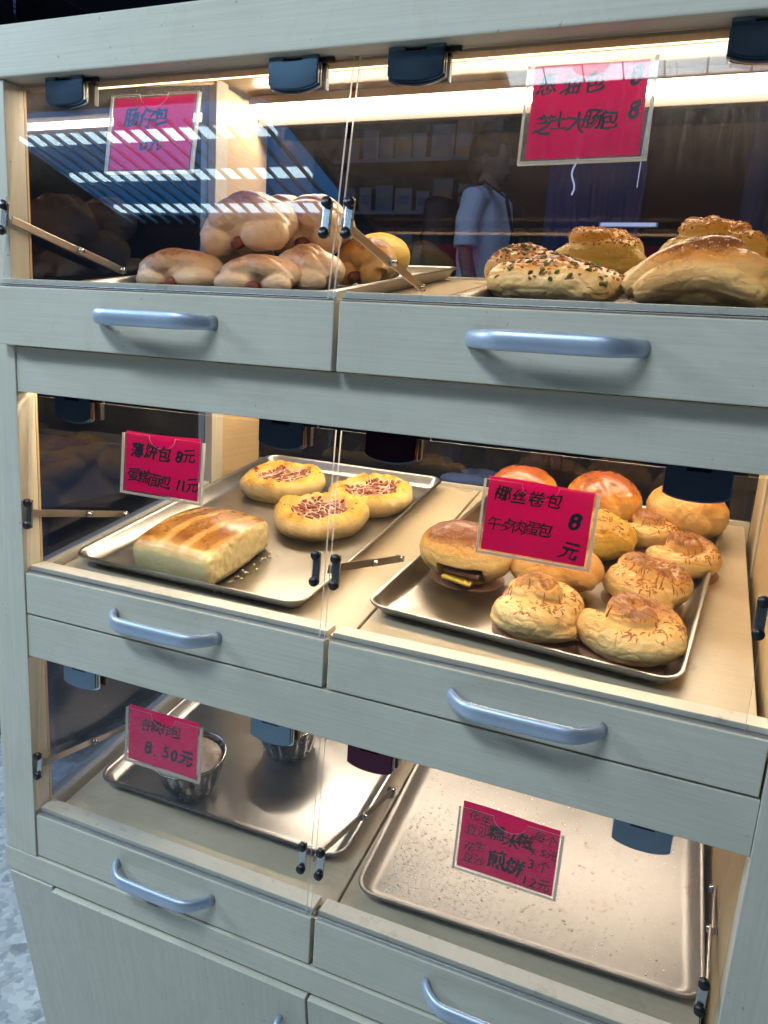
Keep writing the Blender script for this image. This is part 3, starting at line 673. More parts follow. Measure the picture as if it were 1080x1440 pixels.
knot_bun(11, 0.7298, 0.1448, -0.10, 'ham roll with toasted shreds at the front left of the packed tray', 0.062, 0.050, 0.037, v=2)
knot_bun(12, 0.8486, 0.1429, -0.35, 'ham roll at the front right corner of the tray, pink ham edge showing', 0.074, 0.056, 0.036, v=0)
knot_bun(13, 0.8545, 0.2785, -0.75, 'ham roll second from the front along the right rim of the tray', 0.066, 0.052, 0.036, v=1, flakes=150)
knot_bun(14, 0.8977, 0.4024, -0.2, 'small ham roll with round crown right behind two larger rolls', 0.057, 0.049, 0.031)
knot_bun(15, 0.8398, 0.4957, 0.25, 'ham roll half hidden between the small crowned roll and the shiny bun', 0.050, 0.044, 0.029)
# ---- smooth folded buns
def folded(seed, w, d, h, folds=2, rzs=0.3):
    bm = bmesh.new(); ell_bm(bm, (0, 0, h * 0.62), (w, d, h * 0.66))
    if folds > 0:
        p = [(-w * 0.75 + 1.5 * w * i / 12, -d * 0.42 + 0.012 * math.sin(i * .5), h * (0.45 + 0.42 * math.sin(PI * i / 12))) for i in range(13)]; tube_bm(bm, p, taper(12, h * 0.34, 0.5), 12)
    if folds > 1:
        p = [(-w * 0.70 + 1.45 * w * i / 12, d * (0.10 + 0.3 * math.sin(i * .3)), h * (0.62 + 0.42 * math.sin(PI * i / 12))) for i in range(13)]; tube_bm(bm, p, taper(12, h * 0.33, 0.5), 12)
    if folds > 2:
        p = [(w * (0.25 + 0.35 * math.cos(a)), -d * 0.15 + d * 0.5 * math.sin(a), h * 0.86) for a in [math.radians(-100 + 20 * i) for i in range(13)]]; tube_bm(bm, p, taper(12, h * 0.26, 0.5), 12)
    return fuse(bm, 0.0021, 3)
def simple_bun(name, seed, t, x, y, rz, w, d, h, mat, label, toast, folds=2, cat='bun', group=None, hz=0.0028, M=None, dents=None, amp=0.0018):
    me = finish(folded(seed, w, d, h, folds), seed, toast, amp, 24, 0.0006, dents)
    return bread(name, me, mat, M or on_shelf(t, x, y, rz, hz), label, cat, group)
G2 = 'glossy buns on the middle right tray'
simple_bun('glazed_bun', 21, 2, 0.6149, 0.5567, 0.1, 0.062, 0.050, 0.066, bread_gold, 'orange-brown shiny bun peeking over the pink sign, back left of tray', std_toast(0.35, 1.05), 0, group=G2)
simple_bun('glazed_bun', 22, 2, 0.7583, 0.5380, -0.55, 0.068, 0.054, 0.076, bread_gold, 'shiny brown creased bun at the back, right of the pink sign', std_toast(0.15, 1.05), 1, group=G2)
simple_bun('glazed_bun', 23, 2, 0.8927, 0.5447, -0.5, 0.070, 0.054, 0.070, bread_plain, 'large folded bun in the back right corner under the dark hinge clip', std_toast(0.1, 0.85), 3, group=G2)
o = simple_bun('yellow_twist_bun', 24, 2, 0.7692, 0.4082, 0.3, 0.060, 0.050, 0.052, bread_yellow, 'yellow rough bun mostly behind the right edge of the pink sign', std_toast(0.3, 0.8), 3, group=G2)
scatter(o, 60, f_chunk(0.0028), floss2, 'cheese_bits', lambda c, n: n.z > 0.5, 24)
simple_bun('plain_folded_bun', 25, 2, 0.7306, 0.2659, 0.15, 0.068, 0.046, 0.056, bread_plain, 'golden folded bun just below the lower edge of the pink sign', std_toast(0.2, 0.85), 2, group=G2)
# ---- bun with a slot of luncheon meat and egg
def slot(c, n):
    if n.y > 0.1 or c.y > 0: return None
    u = (c.x - 0.012) / 0.030; w_ = (c.z - 0.024) / 0.0125
    m_ = max(abs(u), abs(w_))
    if m_ >= 1.15: return None
    return Vector((0, 0.026 * (1 - sm(0.80, 1.15, m_)), 0))
o = simple_bun('egg_and_meat_bun', 26, 2, 0.6000, 0.2537, -0.15, 0.073, 0.054, 0.068, bread_plain, 'oval bun slit open over dark meat and yellow egg, left of tray', lambda c, n, zm: 0.05 + 1.0 * sm(0.50, 0.95, c.z / zm) * sm(-.2, .7, n.z), 0, group=G2, dents=slot)
bm = bmesh.new(); box_bm(bm, -0.016, 0.040, -0.042, -0.012, 0.0225, 0.0300, 0.002, T_((0, 0, 0)) @ RX(0.0)); obj('meat_slice', mesh(bm), pork, o)
bm = bmesh.new(); box_bm(bm, -0.018, 0.028, -0.047, -0.014, 0.0125, 0.0185, 0.002, RY(0.10)); obj('egg_slice', mesh(bm), egg, o)
bm = bmesh.new(); prism_bm(bm, [(0.060 * math.cos(a), 0.046 * math.sin(a) + 0.004) for a in [2 * PI * i / 26 for i in range(26)]], -0.0008, -0.0002, 'z'); obj('paper_liner', mesh(bm, False), liner, o)

# ---- pizza breads (middle left tray)
def pizza_mesh(seed, R=0.070, rim=0.037, ctr=0.024):
    bm = bmesh.new(); NA, NR = 72, 30; rings = []; off = Vector((seed * 5.1, 0, 0)); vals = []
    prof = []
    for i in range(NR + 1):
        s = i / NR
        if s < 0.62: r = s / 0.62 * 0.70; z = ctr + (rim - ctr) * sm(0.52, 0.74, r) + 0.004 * (1 - r)
        else:
            a = (s - 0.62) / 0.38; an = PI * a; r = 0.70 + 0.30 * math.sin(min(an, PI / 2) if a < .5 else PI / 2) if a < .5 else 1.0 - 0.12 * ((a - .5) / .5) ** 2
            z = rim * (1 - 0.42 * (1 - math.cos(an / 1)) / 1) if a < .5 else rim * 0.58 * (1 - (a - .5) / .5) 
        prof.append((r, z))
    top = None; verts = []
    for i, (r, z) in enumerate(prof):
        ring = []
        for k in range(NA):
            a = 2 * PI * k / NA; w = 1 + 0.085 * noise.noise(Vector((math.cos(a) * 1.6, math.sin(a) * 1.6, seed))) + 0.012 * noise.noise(Vector((math.cos(a) * 7, math.sin(a) * 7, seed)))
            crease = max(0, 1 - abs(noise.noise(Vector((math.cos(a) * 5, math.sin(a) * 5, seed + 9)))) * 7) * 0.0050 * sm(0.5, 0.8, r) * sm(0.006, 0.02, z)
            x, y = R * r * w * math.cos(a), R * r * w * math.sin(a); zz = z * (1 + 0.22 * noise.noise(Vector((math.cos(a) * 1.4, math.sin(a) * 1.4, seed + 4)))) + 0.0018 * noise.noise(Vector((x * 60, y * 60, seed))) * sm(0, .01, z) - crease
            ring.append(bm.verts.new((x, y, max(zz, 0.0003))))
        rings.append(ring)
    c = bm.verts.new((0, 0, ctr + 0.004)); rings = rings[1:]
    for k in range(NA): bm.faces.new((rings[0][k], rings[0][(k + 1) % NA], c))
    for a, b in zip(rings, rings[1:]):
        for k in range(NA): bm.faces.new((a[k], b[k], b[(k + 1) % NA], a[(k + 1) % NA]))
    bmesh.ops.recalc_face_normals(bm, faces=bm.faces[:]); me = mesh(bm, True, 'pizza')
    at = me.attributes.new('toast', 'FLOAT', 'POINT'); vv = []
    for v in me.vertices:
        rr = math.hypot(v.co.x, v.co.y) / R
        vv.append(max(0, min(1.1, 0.02 + 0.62 * sm(0.55, 1.0, v.co.z / rim) + 0.25 * noise.noise(v.co * 45 + off) * sm(.5, .9, v.co.z / rim))))
    at.data.foreach_set('value', vv); return me
for seed, x, y, rz, lab, R in ((31, 0.1607, 0.4785, 0.4, 'pizza bread with pale sauce lines at the back left, farthest from the flap', 0.083),
                            (32, 0.3081, 0.3517, 2.0, 'pizza bread at the front of its tray, right behind the glazed slab', 0.083),
                            (33, 0.3492, 0.4764, 4.1, 'pizza bread at the back right of its tray, partly behind another', 0.079)):
    o = bread('pizza_bread', pizza_mesh(seed, R, 0.041), bread_pizza, on_shelf(2, x, y, rz, 0.0028), lab, 'pizza bread', 'round pizza breads on the middle left tray')
    inn = lambda c, n, R=R: math.hypot(c.x, c.y * 1.15) < R * (0.66 + 0.05 * math.sin(5 * math.atan2(c.y, c.x)))
    rim_ = lambda c, n, R=R: R * 0.5 < math.hypot(c.x, c.y) < R * 0.92
    scatter(o, 120, f_chunk(0.0046), tomato, 'meat_bits', inn, seed, spread=.75); scatter(o, 80, f_chunk(0.0050), tomato2, 'bacon_bits', inn, seed + 3, spread=.75)
    scatter(o, 9, f_chunk(0.0045), scallion, 'green_bits', lambda c, n, R=R: math.hypot(c.x, c.y) < R * 0.66, seed + 5); scatter(o, 16, f_chunk(0.0020), floss, 'herb_flecks', rim_, seed + 7)
    bm = bmesh.new(); r = random.Random(seed); bvh = BVHTree.FromPolygons([q.co for q in o.data.vertices], [q.vertices for q in o.data.polygons])
    for i in range(8):
        a = r.choice((0.5, 0.6, -0.8, 1.4)) + r.uniform(-.35, .35); ox = r.uniform(-1, 1) * R * 0.46; L_ = math.sqrt(max(1e-5, (R * 0.62) ** 2 - ox * ox)); px = []; ph = r.uniform(0, 6)
        for k in range(15):
            u = (k / 14 - 0.5) * 2 * L_; w_ = 0.0035 * math.sin(k * 0.9 + ph)
            x_ = u * math.cos(a) - (ox + w_) * math.sin(a); y_ = u * math.sin(a) + (ox + w_) * math.cos(a)
            hh = bvh.ray_cast(Vector((x_, y_, 0.3)), Vector((0, 0, -1)))
            px.append((x_, y_, (hh[0].z if hh[0] else 0.03) + 0.0040 + 0.0012 * math.sin(k * 1.7 + i)))
        tube_bm(bm, px, 0.00085, 6)
    p = obj('mayonnaise', mesh(bm), mayo, o); p['kind'] = 'stuff'

# ---- glazed slab
bm = bmesh.new()
box_bm(bm, -0.075, 0.073, -0.087, 0.087, 0.0, 0.048, 0.019, None, 4)
me = fuse(bm, 0.0020, 10)
def slab_d(c, n):
    u, w_ = c.x / 0.075, c.y / 0.087
    dz = (0.014 * (1 - w_ * w_) + 0.006 * (1 - u * u)) * sm(0.01, 0.04, c.z)
    dx = 0
    if n.x > 0.6 and c.x > 0.055: dx = 0.0020 * noise.noise(c * 110) + 0.0008 * noise.noise(c * 300)
    if c.y > 0: dx -= 0.010 * w_ if c.x > 0 else 0
    return Vector((dx, 0, dz))
def slab_t(c, n, zm):
    if n.x > 0.62 and c.x > 0.050: return 0.0 if c.z < 0.050 else 0.25
    st = 0.5 + 0.5 * math.sin((c.x * 0.95 - c.y * 0.18) * 165 + 2.4 * noise.noise(c * 13) + 0.5 * noise.noise(c * 34)) + 0.2 * noise.noise(Vector((c.x * 60, c.y * 18, 3)))
    top = sm(0.30, 0.75, n.z) * sm(0.030, 0.046, c.z)
    fade = sm(-0.085, -0.055, c.y)
    return 0.06 + top * (0.42 + 0.38 * sm(0.02, 0.42, st) + 0.10 * noise.noise(c * 24)) * (0.40 + .60 * fade)
finish(me, 41, slab_t, 0.0012, 20, 0.0003, slab_d)
slab = bread('glazed_bread_slab', me, bread_slab, on_shelf(2, 0.2111, 0.1577, -0.07, 0.0028), 'rectangular slab of bread with caramel striped glaze and torn cut side', 'bread')
bm = bmesh.new(); r = random.Random(5)
for i in range(26):
    c = Vector((0.076 + abs(r.gauss(0, 0.006)), r.uniform(-0.085, 0.06), 0.0015 + r.random() ** 3 * 0.006)); s = r.uniform(0.0008, 0.0024)
    for v in bmesh.ops.create_icosphere(bm, subdivisions=1, radius=s, matrix=T_(c))['verts']: v.co += Vector((r.uniform(-1, 1), r.uniform(-1, 1), r.uniform(-.5, .5))) * s * 0.3
p = obj('loose_crumb', mesh(bm), sugar, slab); p['kind'] = 'stuff'

# ---- sausage buns (top left)
G1 = 'sausage buns heaped on the top left shelf'
def sausage_mesh(seed, w=0.060, d=0.050, h=0.066, flip=1, ridges=1):
    bm = bmesh.new()
    ell_bm(bm, (0, 0.010, h * 0.50), (w, d * 0.85, h * 0.52))
    p = [(flip * (-w * 0.80 + 1.55 * w * i / 14), -d * 0.28 + 0.004 * math.sin(i), h * (0.30 + 0.42 * math.sin(PI * i / 14) ** 0.7)) for i in range(15)]
    tube_bm(bm, p, [h * (0.22 + 0.11 * math.sin(PI * i / 14)) for i in range(15)], 14)
    ell_bm(bm, (flip * w * 0.45, -d * 0.52, h * 0.30), (w * 0.50, d * 0.40, h * 0.31), (0, 0, 0.2 * flip))
    ell_bm(bm, (-flip * w * 0.58, -d * 0.42, h * 0.28), (w * 0.36, d * 0.36, h * 0.30))
    if ridges > 1:
        for q in range(ridges):
            p = [(flip * (-w * 0.7 + 1.4 * w * i / 12), d * (-0.10 + 0.34 * q), h * (0.52 + 0.42 * math.sin(PI * i / 12))) for i in range(13)]; tube_bm(bm, p, taper(12, h * 0.19, 0.5), 12)
    return fuse(bm, 0.0020, 2)
def sausage_bun(seed, x, y, rz, hz, label, w=0.060, d=0.050, h=0.066, flip=1, ridges=1, mat=None, toast=None, tiltx=0, tilty=0, t=1):
    me = finish(sausage_mesh(seed, w, d, h, flip, ridges), seed, toast or (lambda c, n, zm: 0.08 + 0.80 * sm(0.40, 1.0, c.z / zm) * sm(-0.4, 0.6, n.z)), 0.0016, 22, 0.0005)
    o = bread('sausage_bun', me, mat or bread_soft, T_(shelf(t, x, y, hz)) @ RX(TILT + tiltx) @ RY(tilty) @ RZ(rz), label, 'bun', G1)
    bm = bmesh.new(); tube_bm(bm, [(-w * 0.1 * flip, -d * 0.20, h * 0.25), (-w * 0.06 * flip, -d * 0.80, h * 0.20)], 0.0095, 14); ell_bm(bm, (-w * 0.06 * flip, -d * 0.80, h * 0.20), (0.0095, 0.006, 0.0095), sub=2)
    obj('sausage', mesh(bm), sausage, o); return o
hz1 = 0.0028
sausage_bun(51, 0.1010, 0.2350, 0.35, hz1, 'sausage bun at the left end of the front row, arched brown top', 0.070, 0.050, 0.060)
sausage_bun(52, 0.2560, 0.2150, 0.10, hz1, 'sausage bun in the middle of the front row, round pale face', 0.066, 0.046, 0.055, -1)
sausage_bun(53, 0.3020, 0.2800, -0.3, hz1, 'sausage bun in the front row just left of the flap gap', 0.062, 0.050, 0.062, 1, 2)
sausage_bun(54, 0.1400, 0.3500, 0.2, hz1, 'sausage bun half hidden behind the left front bun', 0.055, 0.045, 0.085)
sausage_bun(55, 0.1900, 0.3000, 0.15, 0.056, 'large creased sausage bun on top of the heap, left one', 0.080, 0.056, 0.084, 1, 3, bread_soft, tilty=-0.10)
sausage_bun(56, 0.2550, 0.3800, -0.1, 0.054, 'large creased sausage bun on top of the heap, right one', 0.074, 0.054, 0.082, -1, 3, bread_soft)
sausage_bun(57, 0.1800, 0.4100, 0.0, 0.064, 'sausage bun behind the topmost bun, only its ridges in view', 0.060, 0.050, 0.074, 1, 3)
sausage_bun(58, 0.3450, 0.4050, -0.4, hz1, 'orange-brown sausage bun with its red sausage end behind the steel stay', 0.054, 0.044, 0.075, -1, 1, bread_plain, lambda c, n, zm: 0.25 + 0.75 * sm(0.5, 1.0, c.z / zm))
simple_bun('yellow_glazed_bun', 59, 1, 0.3100, 0.5450, -0.3, 0.060, 0.050, 0.064, bread_yellow, 'smooth bright yellow bun at the tray corner behind the steel stay', lambda c, n, zm: 0.2 + 0.35 * sm(.5, 1, c.z / zm), 1, group=G1, amp=0.001)
# ---- top right breads
def loaf(seed, w, d, h):
    bm = bmesh.new(); ell_bm(bm, (0, 0, h * 0.50), (w, d, h * 0.52)); ell_bm(bm, (-w * 0.45, -d * 0.1, h * 0.50), (w * 0.5, d * 0.85, h * 0.50)); ell_bm(bm, (w * 0.42, -d * 0.05, h * 0.40), (w * 0.52, d * 0.85, h * 0.42))
    p = [(-w * 0.75 + 1.4 * w * i / 12, d * 0.25 - d * 0.55 * i / 12, h * (0.62 + 0.24 * math.sin(PI * i / 12))) for i in range(13)]; tube_bm(bm, p, taper(12, h * 0.24, 0.5), 12)
    return fuse(bm, 0.0021, 3)
for seed, x, y, rz, w, d, h, lab in ((61, 0.6920, 0.2200, -0.12, 0.092, 0.054, 0.058, 'long scallion bread with seeds in front of the others, top right tray'), (62, 0.6220, 0.3650, 0.35, 0.062, 0.050, 0.066, 'scallion bread behind and left of the long one')):
    o = bread('scallion_bread', finish(loaf(seed, w, d, h), seed, lambda c, n, zm: 0.02 + 0.85 * sm(0.60, 0.98, c.z / zm) * sm(-.1, .8, n.z), 0.0032, 26, 0.0012), bread_plain, on_shelf(1, x, y, rz, hz1), lab, 'bread', 'scallion breads on the top right tray')
    scatter(o, 44, f_chunk(0.0042), scallion, 'scallion_bits', lambda c, n, h=h: c.z > h * 0.30, seed); scatter(o, 260, f_seed(0.0016), sesame, 'sesame_seeds', lambda c, n, h=h: c.z > h * 0.66, seed + 2); scatter(o, 150, f_chunk(0.0026), floss, 'toasted_flakes', lambda c, n, h=h: c.z > h * 0.62, seed + 4)
def crown(seed, w, d, h):
    bm = bmesh.new(); ell_bm(bm, (0, 0, h * 0.40), (w, d, h * 0.44))
    p = arc(0, 0.0, h * 0.60, w * 0.60, -150, 110, 16, 0.004, 'xy', 0.80); tube_bm(bm, p, taper(16, h * 0.24, 0.6), 12)
    p = arc(0.002, 0.002, h * 0.80, w * 0.42, -30, 300, 16, 0.006, 'xy', 0.85); tube_bm(bm, p, taper(16, h * 0.17, 0.6), 12); ell_bm(bm, (-w * 0.05, 0, h * 0.84), (w * 0.30, d * 0.30, h * 0.18), (0, 0.2, 0)); ell_bm(bm, (w * 0.5, -d * 0.4, h * 0.42), (w * 0.45, d * 0.5, h * 0.34)); ell_bm(bm, (-w * 0.5, -d * 0.3, h * 0.45), (w * 0.45, d * 0.55, h * 0.34))
    return fuse(bm, 0.0019, 2)
for seed, x, y, rz, w, d, h, mat, lab in ((63, 0.7130, 0.4450, 0.2, 0.076, 0.058, 0.092, bread_yellow, 'yellow crowned bun standing behind the long scallion bread'),
                                    (65, 0.8720, 0.3950, -0.1, 0.076, 0.054, 0.106, bread_yellow, 'crowned bun with orange sesame top behind the big brown loaf'),
                                    (66, 0.9450, 0.4000, 0.5, 0.055, 0.052, 0.070, bread_yellow, 'yellow bun at the far right behind the big brown loaf')):
    o = bread('crowned_bun', finish(crown(seed, w, d, h), seed, lambda c, n, zm: 0.12 + 0.62 * sm(0.66, 1.0, c.z / zm), 0.0018, 28, 0.0009), mat, on_shelf(1, x, y, rz, hz1), lab, 'bun', 'crowned buns on the top right tray')
    scatter(o, 300, f_seed(0.0015), sesame, 'sesame_seeds', lambda c, n, h=h: c.z > h * 0.60, seed); scatter(o, 240, f_chunk(0.0024), floss2, 'toasted_flakes', lambda c, n, h=h: c.z > h * 0.75, seed + 4)
def bigloaf(seed, w, d, h):
    bm = bmesh.new(); ell_bm(bm, (0, 0, h * 0.42), (w, d, h * 0.46)); ell_bm(bm, (w * 0.12, -d * 0.15, h * 0.52), (w * 0.80, d * 0.70, h * 0.46), (0, -0.12, 0))
    p = [(-w * 0.88 + 1.35 * w * i / 12, d * (-0.60 + 0.75 * i / 12), h * (0.30 + 0.62 * math.sin(PI * 0.60 * i / 12))) for i in range(13)]; tube_bm(bm, p, taper(12, h * 0.27, 0.6), 12)
    p = [(-w * 0.70 + 1.5 * w * i / 12, d * (-0.85 + 0.25 * i / 12), h * (0.26 + 0.30 * math.sin(PI * i / 12))) for i in range(13)]; tube_bm(bm, p, taper(12, h * 0.30, 0.5), 12)
    return fuse(bm, 0.0020, 2)
o = bread('seeded_loaf', finish(bigloaf(64, 0.092, 0.058, 0.076), 64, lambda c, n, zm: 0.04 + 0.95 * sm(0.52, 0.98, c.z / zm), 0.0028, 20, 0.0010), bread_plain, on_shelf(1, 0.8620, 0.2300, -0.05, hz1), 'big brown sesame loaf at the front right of the top tray', 'bread')
scatter(o, 280, f_seed(0.0016), sesame, 'sesame_seeds', lambda c, n: c.z > 0.052, 64)

# ================================================================ fluted moulds (bottom left tray)
def cup(x, y, hz, rz, label, fill):
    t = empty('fluted_mould', on_shelf(3, x, y, rz, hz) @ Matrix.Diagonal((1.2, 1.2, 1.12, 1)), label, 'baking mould', 'fluted moulds on the bottom left tray')
    bm = bmesh.new(); NA = 96; prof = [(0.001, 0.002), (0.030, 0.002), (0.034, 0.004), (0.0375, 0.018), (0.0425, 0.036), (0.0470, 0.054), (0.0490, 0.0600), (0.0500, 0.0605)]; rings = []
    for i, (r, z) in enumerate(prof):
        am = 0.0019 * sm(0.004, 0.018, z) * (1 - sm(0.052, 0.060, z)); ring = []
        for k in range(NA):
            a = 2 * PI * k / NA; rr = r + am * math.cos(16 * a); ring.append(bm.verts.new((rr * math.cos(a), rr * math.sin(a), z)))
        rings.append(ring)
    for a, b in zip(rings, rings[1:]):
        for k in range(NA): bm.faces.new((a[k], a[(k + 1) % NA], b[(k + 1) % NA], b[k]))
    o = obj('mould_wall', mesh(bm), cup_metal, t); m_ = o.modifiers.new('t', 'SOLIDIFY'); m_.thickness = 0.0008
    bm = bmesh.new(); tube_bm(bm, [(0.0498 * math.cos(a), 0.0498 * math.sin(a), 0.0606) for a in [2 * PI * i / 64 for i in range(65)]], 0.0011, 6); obj('rolled_rim', mesh(bm), cup_rim, t)
    bm = bmesh.new(); ell_bm(bm, (0, 0, fill), (0.0452, 0.0452, 0.014)); me = fuse(bm, 0.0018, 2)
    off = Vector((x * 50, 0, 0))
    for v in me.vertices: v.co.z += 0.0045 * noise.noise(v.co * 48 + off) + 0.002 * noise.noise(v.co * 130 + off)
    at = me.attributes.new('toast', 'FLOAT', 'POINT'); at.data.foreach_set('value', [0.35 + 0.5 * noise.noise(v.co * 40) for v in me.vertices])
    obj('baked_filling', me, bread_cup, t); return t
bread_cup = bread_mat('baked_custard_top', (0.72, 0.60, 0.46), (0.62, 0.38, 0.20), (0.36, 0.17, 0.07), 0.3, 0.7, 2.0)
cup(0.1868, 0.1585, 0.0026, 0.0, 'fluted metal mould with a browned filling behind the pink sign', 0.052)
cup(0.2907, 0.3042, 0.0026, 0.3, 'fluted dark metal mould farther back under the hinge clip', 0.046)

# ================================================================ crumbs on the empty tray
bm = bmesh.new(); bm2 = bmesh.new(); r = random.Random(9)
M3 = TR['3R'].matrix_basis
for i in range(2600):
    if i % 3: x_ = 0.03 + abs(r.gauss(0, 0.13)); y_ = 0.03 + abs(r.gauss(0, 0.10))
    else: x_ = r.uniform(0.03, 0.43); y_ = r.uniform(0.03, 0.50)
    if not (0.026 < x_ < 0.436 and 0.028 < y_ < 0.52): continue
    s = 0.0004 + 0.0010 * r.random() ** 2 * (1.8 if r.random() < 0.08 else 1); b = bm2 if r.random() < 0.07 else bm
    m_ = T_((x_, y_, 0.0012 + s * 0.16)) @ RZ(r.uniform(0, 6)) @ Matrix.Diagonal((s * r.uniform(.8, 2.2), s, s * 0.28, 1))
    vs = bmesh.ops.create_cube(b, size=1.3, matrix=m_)['verts']
    for v in vs: v.co += Vector((r.uniform(-1, 1), r.uniform(-1, 1), 0)) * s * 0.3
tag(obj('pale_crumbs', mesh(bm, False), sugar, None, M3), 'scatter of pale sesame crumbs on the empty bottom right tray', 'crumbs', kind='stuff')
tag(obj('brown_crumbs', mesh(bm2, False), browncrumb, None, M3), 'darker toasted crumbs dotted over the empty bottom right tray', 'crumbs', kind='stuff')

# ================================================================ price signs
def text_mesh(s, size, rnd, wob=1.0, bold=0.012):
    if size < 0.018: bold *= 0.5; wob *= 0.6
    cu = bpy.data.curves.new('ink', 'FONT'); cu.body = s; cu.size = 1.0; cu.resolution_u = 3; cu.shear = 0.18; cu.fill_mode = 'FRONT'
    o = bpy.data.objects.new('ink', cu); C.objects.link(o); bpy.context.view_layer.update()
    me = bpy.data.meshes.new_from_object(o.evaluated_get(bpy.context.evaluated_depsgraph_get())); bpy.data.objects.remove(o); bpy.data.curves.remove(cu)
    ph = rnd.uniform(0, 50)
    b_ = bmesh.new()
    for dx, dy in ((-1, -1), (1, 1), (1, -1), (-1, 1), (0, 0), (1.3, 0), (-1.3, 0)):     # a thick marker stroke
        n0 = len(b_.verts); b_.from_mesh(me); b_.verts.ensure_lookup_table()
        for v in b_.verts[n0:]: v.co.x += dx * bold; v.co.y += dy * bold
    b_.to_mesh(me); b_.free()
    for v in me.vertices:
        q = Vector((v.co.x * 2.4 + ph, v.co.y * 2.4, ph)); v.co.x += (noise.noise(q) * 0.11 + noise.noise(q * 2.6) * 0.022) * wob; v.co.y += (noise.noise(q + Vector((9, 9, 0))) * 0.11 + noise.noise(q * 2.6 + Vector((5, 5, 5))) * 0.022) * wob
        v.co *= size
    return me
def sign(t, x, zc_top, w, h, lines, label, roll=0.0, scuffed=False, paper_up=0.0, pw=0.93, text_up=0.0):
    """acrylic pocket hung inside the flap; lines = (text, x, y, size) in 0..1 of the card"""
    (_, yt, zt), (_, yb, zb) = FL[t]; ang = math.atan2(yt - yb, zt - zb)
    M = T_((0, yt, zt)) @ RX(-ang) @ T_((x, 0.0022, zc_top - zt)) @ RY(roll)
    e = empty('price_sign', M, label, 'price sign', 'pink handwritten price signs behind the flaps')
    glz = holder_scuffed if scuffed else holder_clear
    # front sheet with thumb notch, back sheet
    ol = [(0, 0), (0, -h), (w, -h), (w, 0), (w * 0.66, 0)] + [(w * 0.50 + w * 0.16 * math.cos(a), -0.016 * math.sin(a)) for a in [math.radians(12 * i) for i in range(16)]] + [(w * 0.34, 0)]
    def sheet(y0, y1, outl):
        b = bmesh.new(); fs = prism_bm(b, outl, y0, y1, 'y')
        for f in b.faces: f.material_index = 0 if abs(f.normal.y) > 0.5 else 1
        return mesh(b, False)
    obj('front_sheet', sheet(0.0, 0.0012, ol), [glz, holder_edge], e); obj('back_sheet', sheet(0.0040, 0.0052, [(0, 0), (0, -h), (w, -h), (w, 0)]), [glz, holder_edge], e)
    for n_, bx in (('side_edge', (0.0, 0.0022, 0.0012, 0.0040, -h, -0.0005)), ('side_edge', (w - 0.0034, w, 0.0012, 0.0040, -h, -0.0005)), ('bottom_edge', (0.0022, w - 0.0034, 0.0012, 0.0040, -h, -h + 0.0030))):
        b = bmesh.new(); box_bm(b, *bx, 0.0003); obj(n_, mesh(b, False), holder_edge, e)
    m0 = w * (1 - pw) * 0.5; x0, x1 = m0 + 0.001, w - m0 - 0.0015; z0, z1 = -h + 0.0050, 0.0005 + paper_up
    b = bmesh.new(); nx = 16; top = []; bot = []
    vs = {}
    for i in range(nx + 1):
        for j in range(2):
            for k in range(2):
                u = i / nx; vs[i, j, k] = b.verts.new((x0 + (x1 - x0) * u, 0.0022 + 0.0003 * k + 0.0004 * math.sin(u * 5), (z0, z1 + 0.0012 * math.sin(u * 4 + x * 20))[j]))
    for i in range(nx):
        for k, fl in ((0, 0), (1, 1)):
            q = [vs[i, 0, k], vs[i + 1, 0, k], vs[i + 1, 1, k], vs[i, 1, k]]; b.faces.new(q if fl == 0 else q[::-1])
        b.faces.new([vs[i, 1, 0], vs[i + 1, 1, 0], vs[i + 1, 1, 1], vs[i, 1, 1]]); b.faces.new([vs[i, 0, 1], vs[i + 1, 0, 1], vs[i + 1, 0, 0], vs[i, 0, 0]])
    for i in (0, nx): b.faces.new([vs[i, 0, 0], vs[i, 1, 0], vs[i, 1, 1], vs[i, 0, 1]])
    bmesh.ops.recalc_face_normals(b, faces=b.faces[:]); pp = obj('pink_card', mesh(b, False), pink, e)
    rnd = random.Random(int(x * 1000) + t); all_ = bmesh.new(); cw, ch = x1 - x0, z1 - z0
    for (s, lx, ly, size, adv) in lines:
        px = lx * cw
        for c in s:
            if c == ' ': px += size * ch * 0.4; continue
            me = text_mesh(c, size * ch, rnd, 1.0 if ord(c) > 255 else 0.8, (0.026 if size * ch > 0.0215 else 0.017) if ord(c) > 255 else 0.028)
            m_ = T_((x0 + px, 0.0, z0 + ly * ch + rnd.uniform(-.02, .02) * ch)) @ RY(rnd.uniform(-.12, .12)) @ RX(PI / 2)
            me.transform(m_); wch = max(v.co.x for v in me.vertices) - min(v.co.x for v in me.vertices) if len(me.vertices) else 0
            for v in me.vertices: v.co.y = 0.00175 + 0.0004 * math.sin((v.co.x - x0) / cw * 5)
            all_.from_mesh(me); bpy.data.meshes.remove(me); px += (size * ch * adv) if ord(c) > 255 else size * ch * adv * 0.66
    obj('lettering', mesh(all_, False), ink, pp)
    return e
sign(1, 0.1560, 0.4985, 0.132, 0.094, [('肠仔包', 0.14, 0.62, 0.27, 0.92), ('8元', 0.36, 0.28, 0.25, 0.95)], 'square pink price sign with two short lines at the top left, scuffed holder', 0.012, True, -0.003)
sign(1, 0.6795, 0.4985, 0.124, 0.096, [('葱油包', 0.03, 0.70, 0.24, 1.05), ('8', 0.84, 0.72, 0.28, 1), ('芝士大肠包', 0.03, 0.30, 0.23, 0.78), ('8', 0.86, 0.38, 0.24, 1)], 'large worn pink price sign at the top right, whitish grimy border', -0.016, True, -0.003, 0.90)
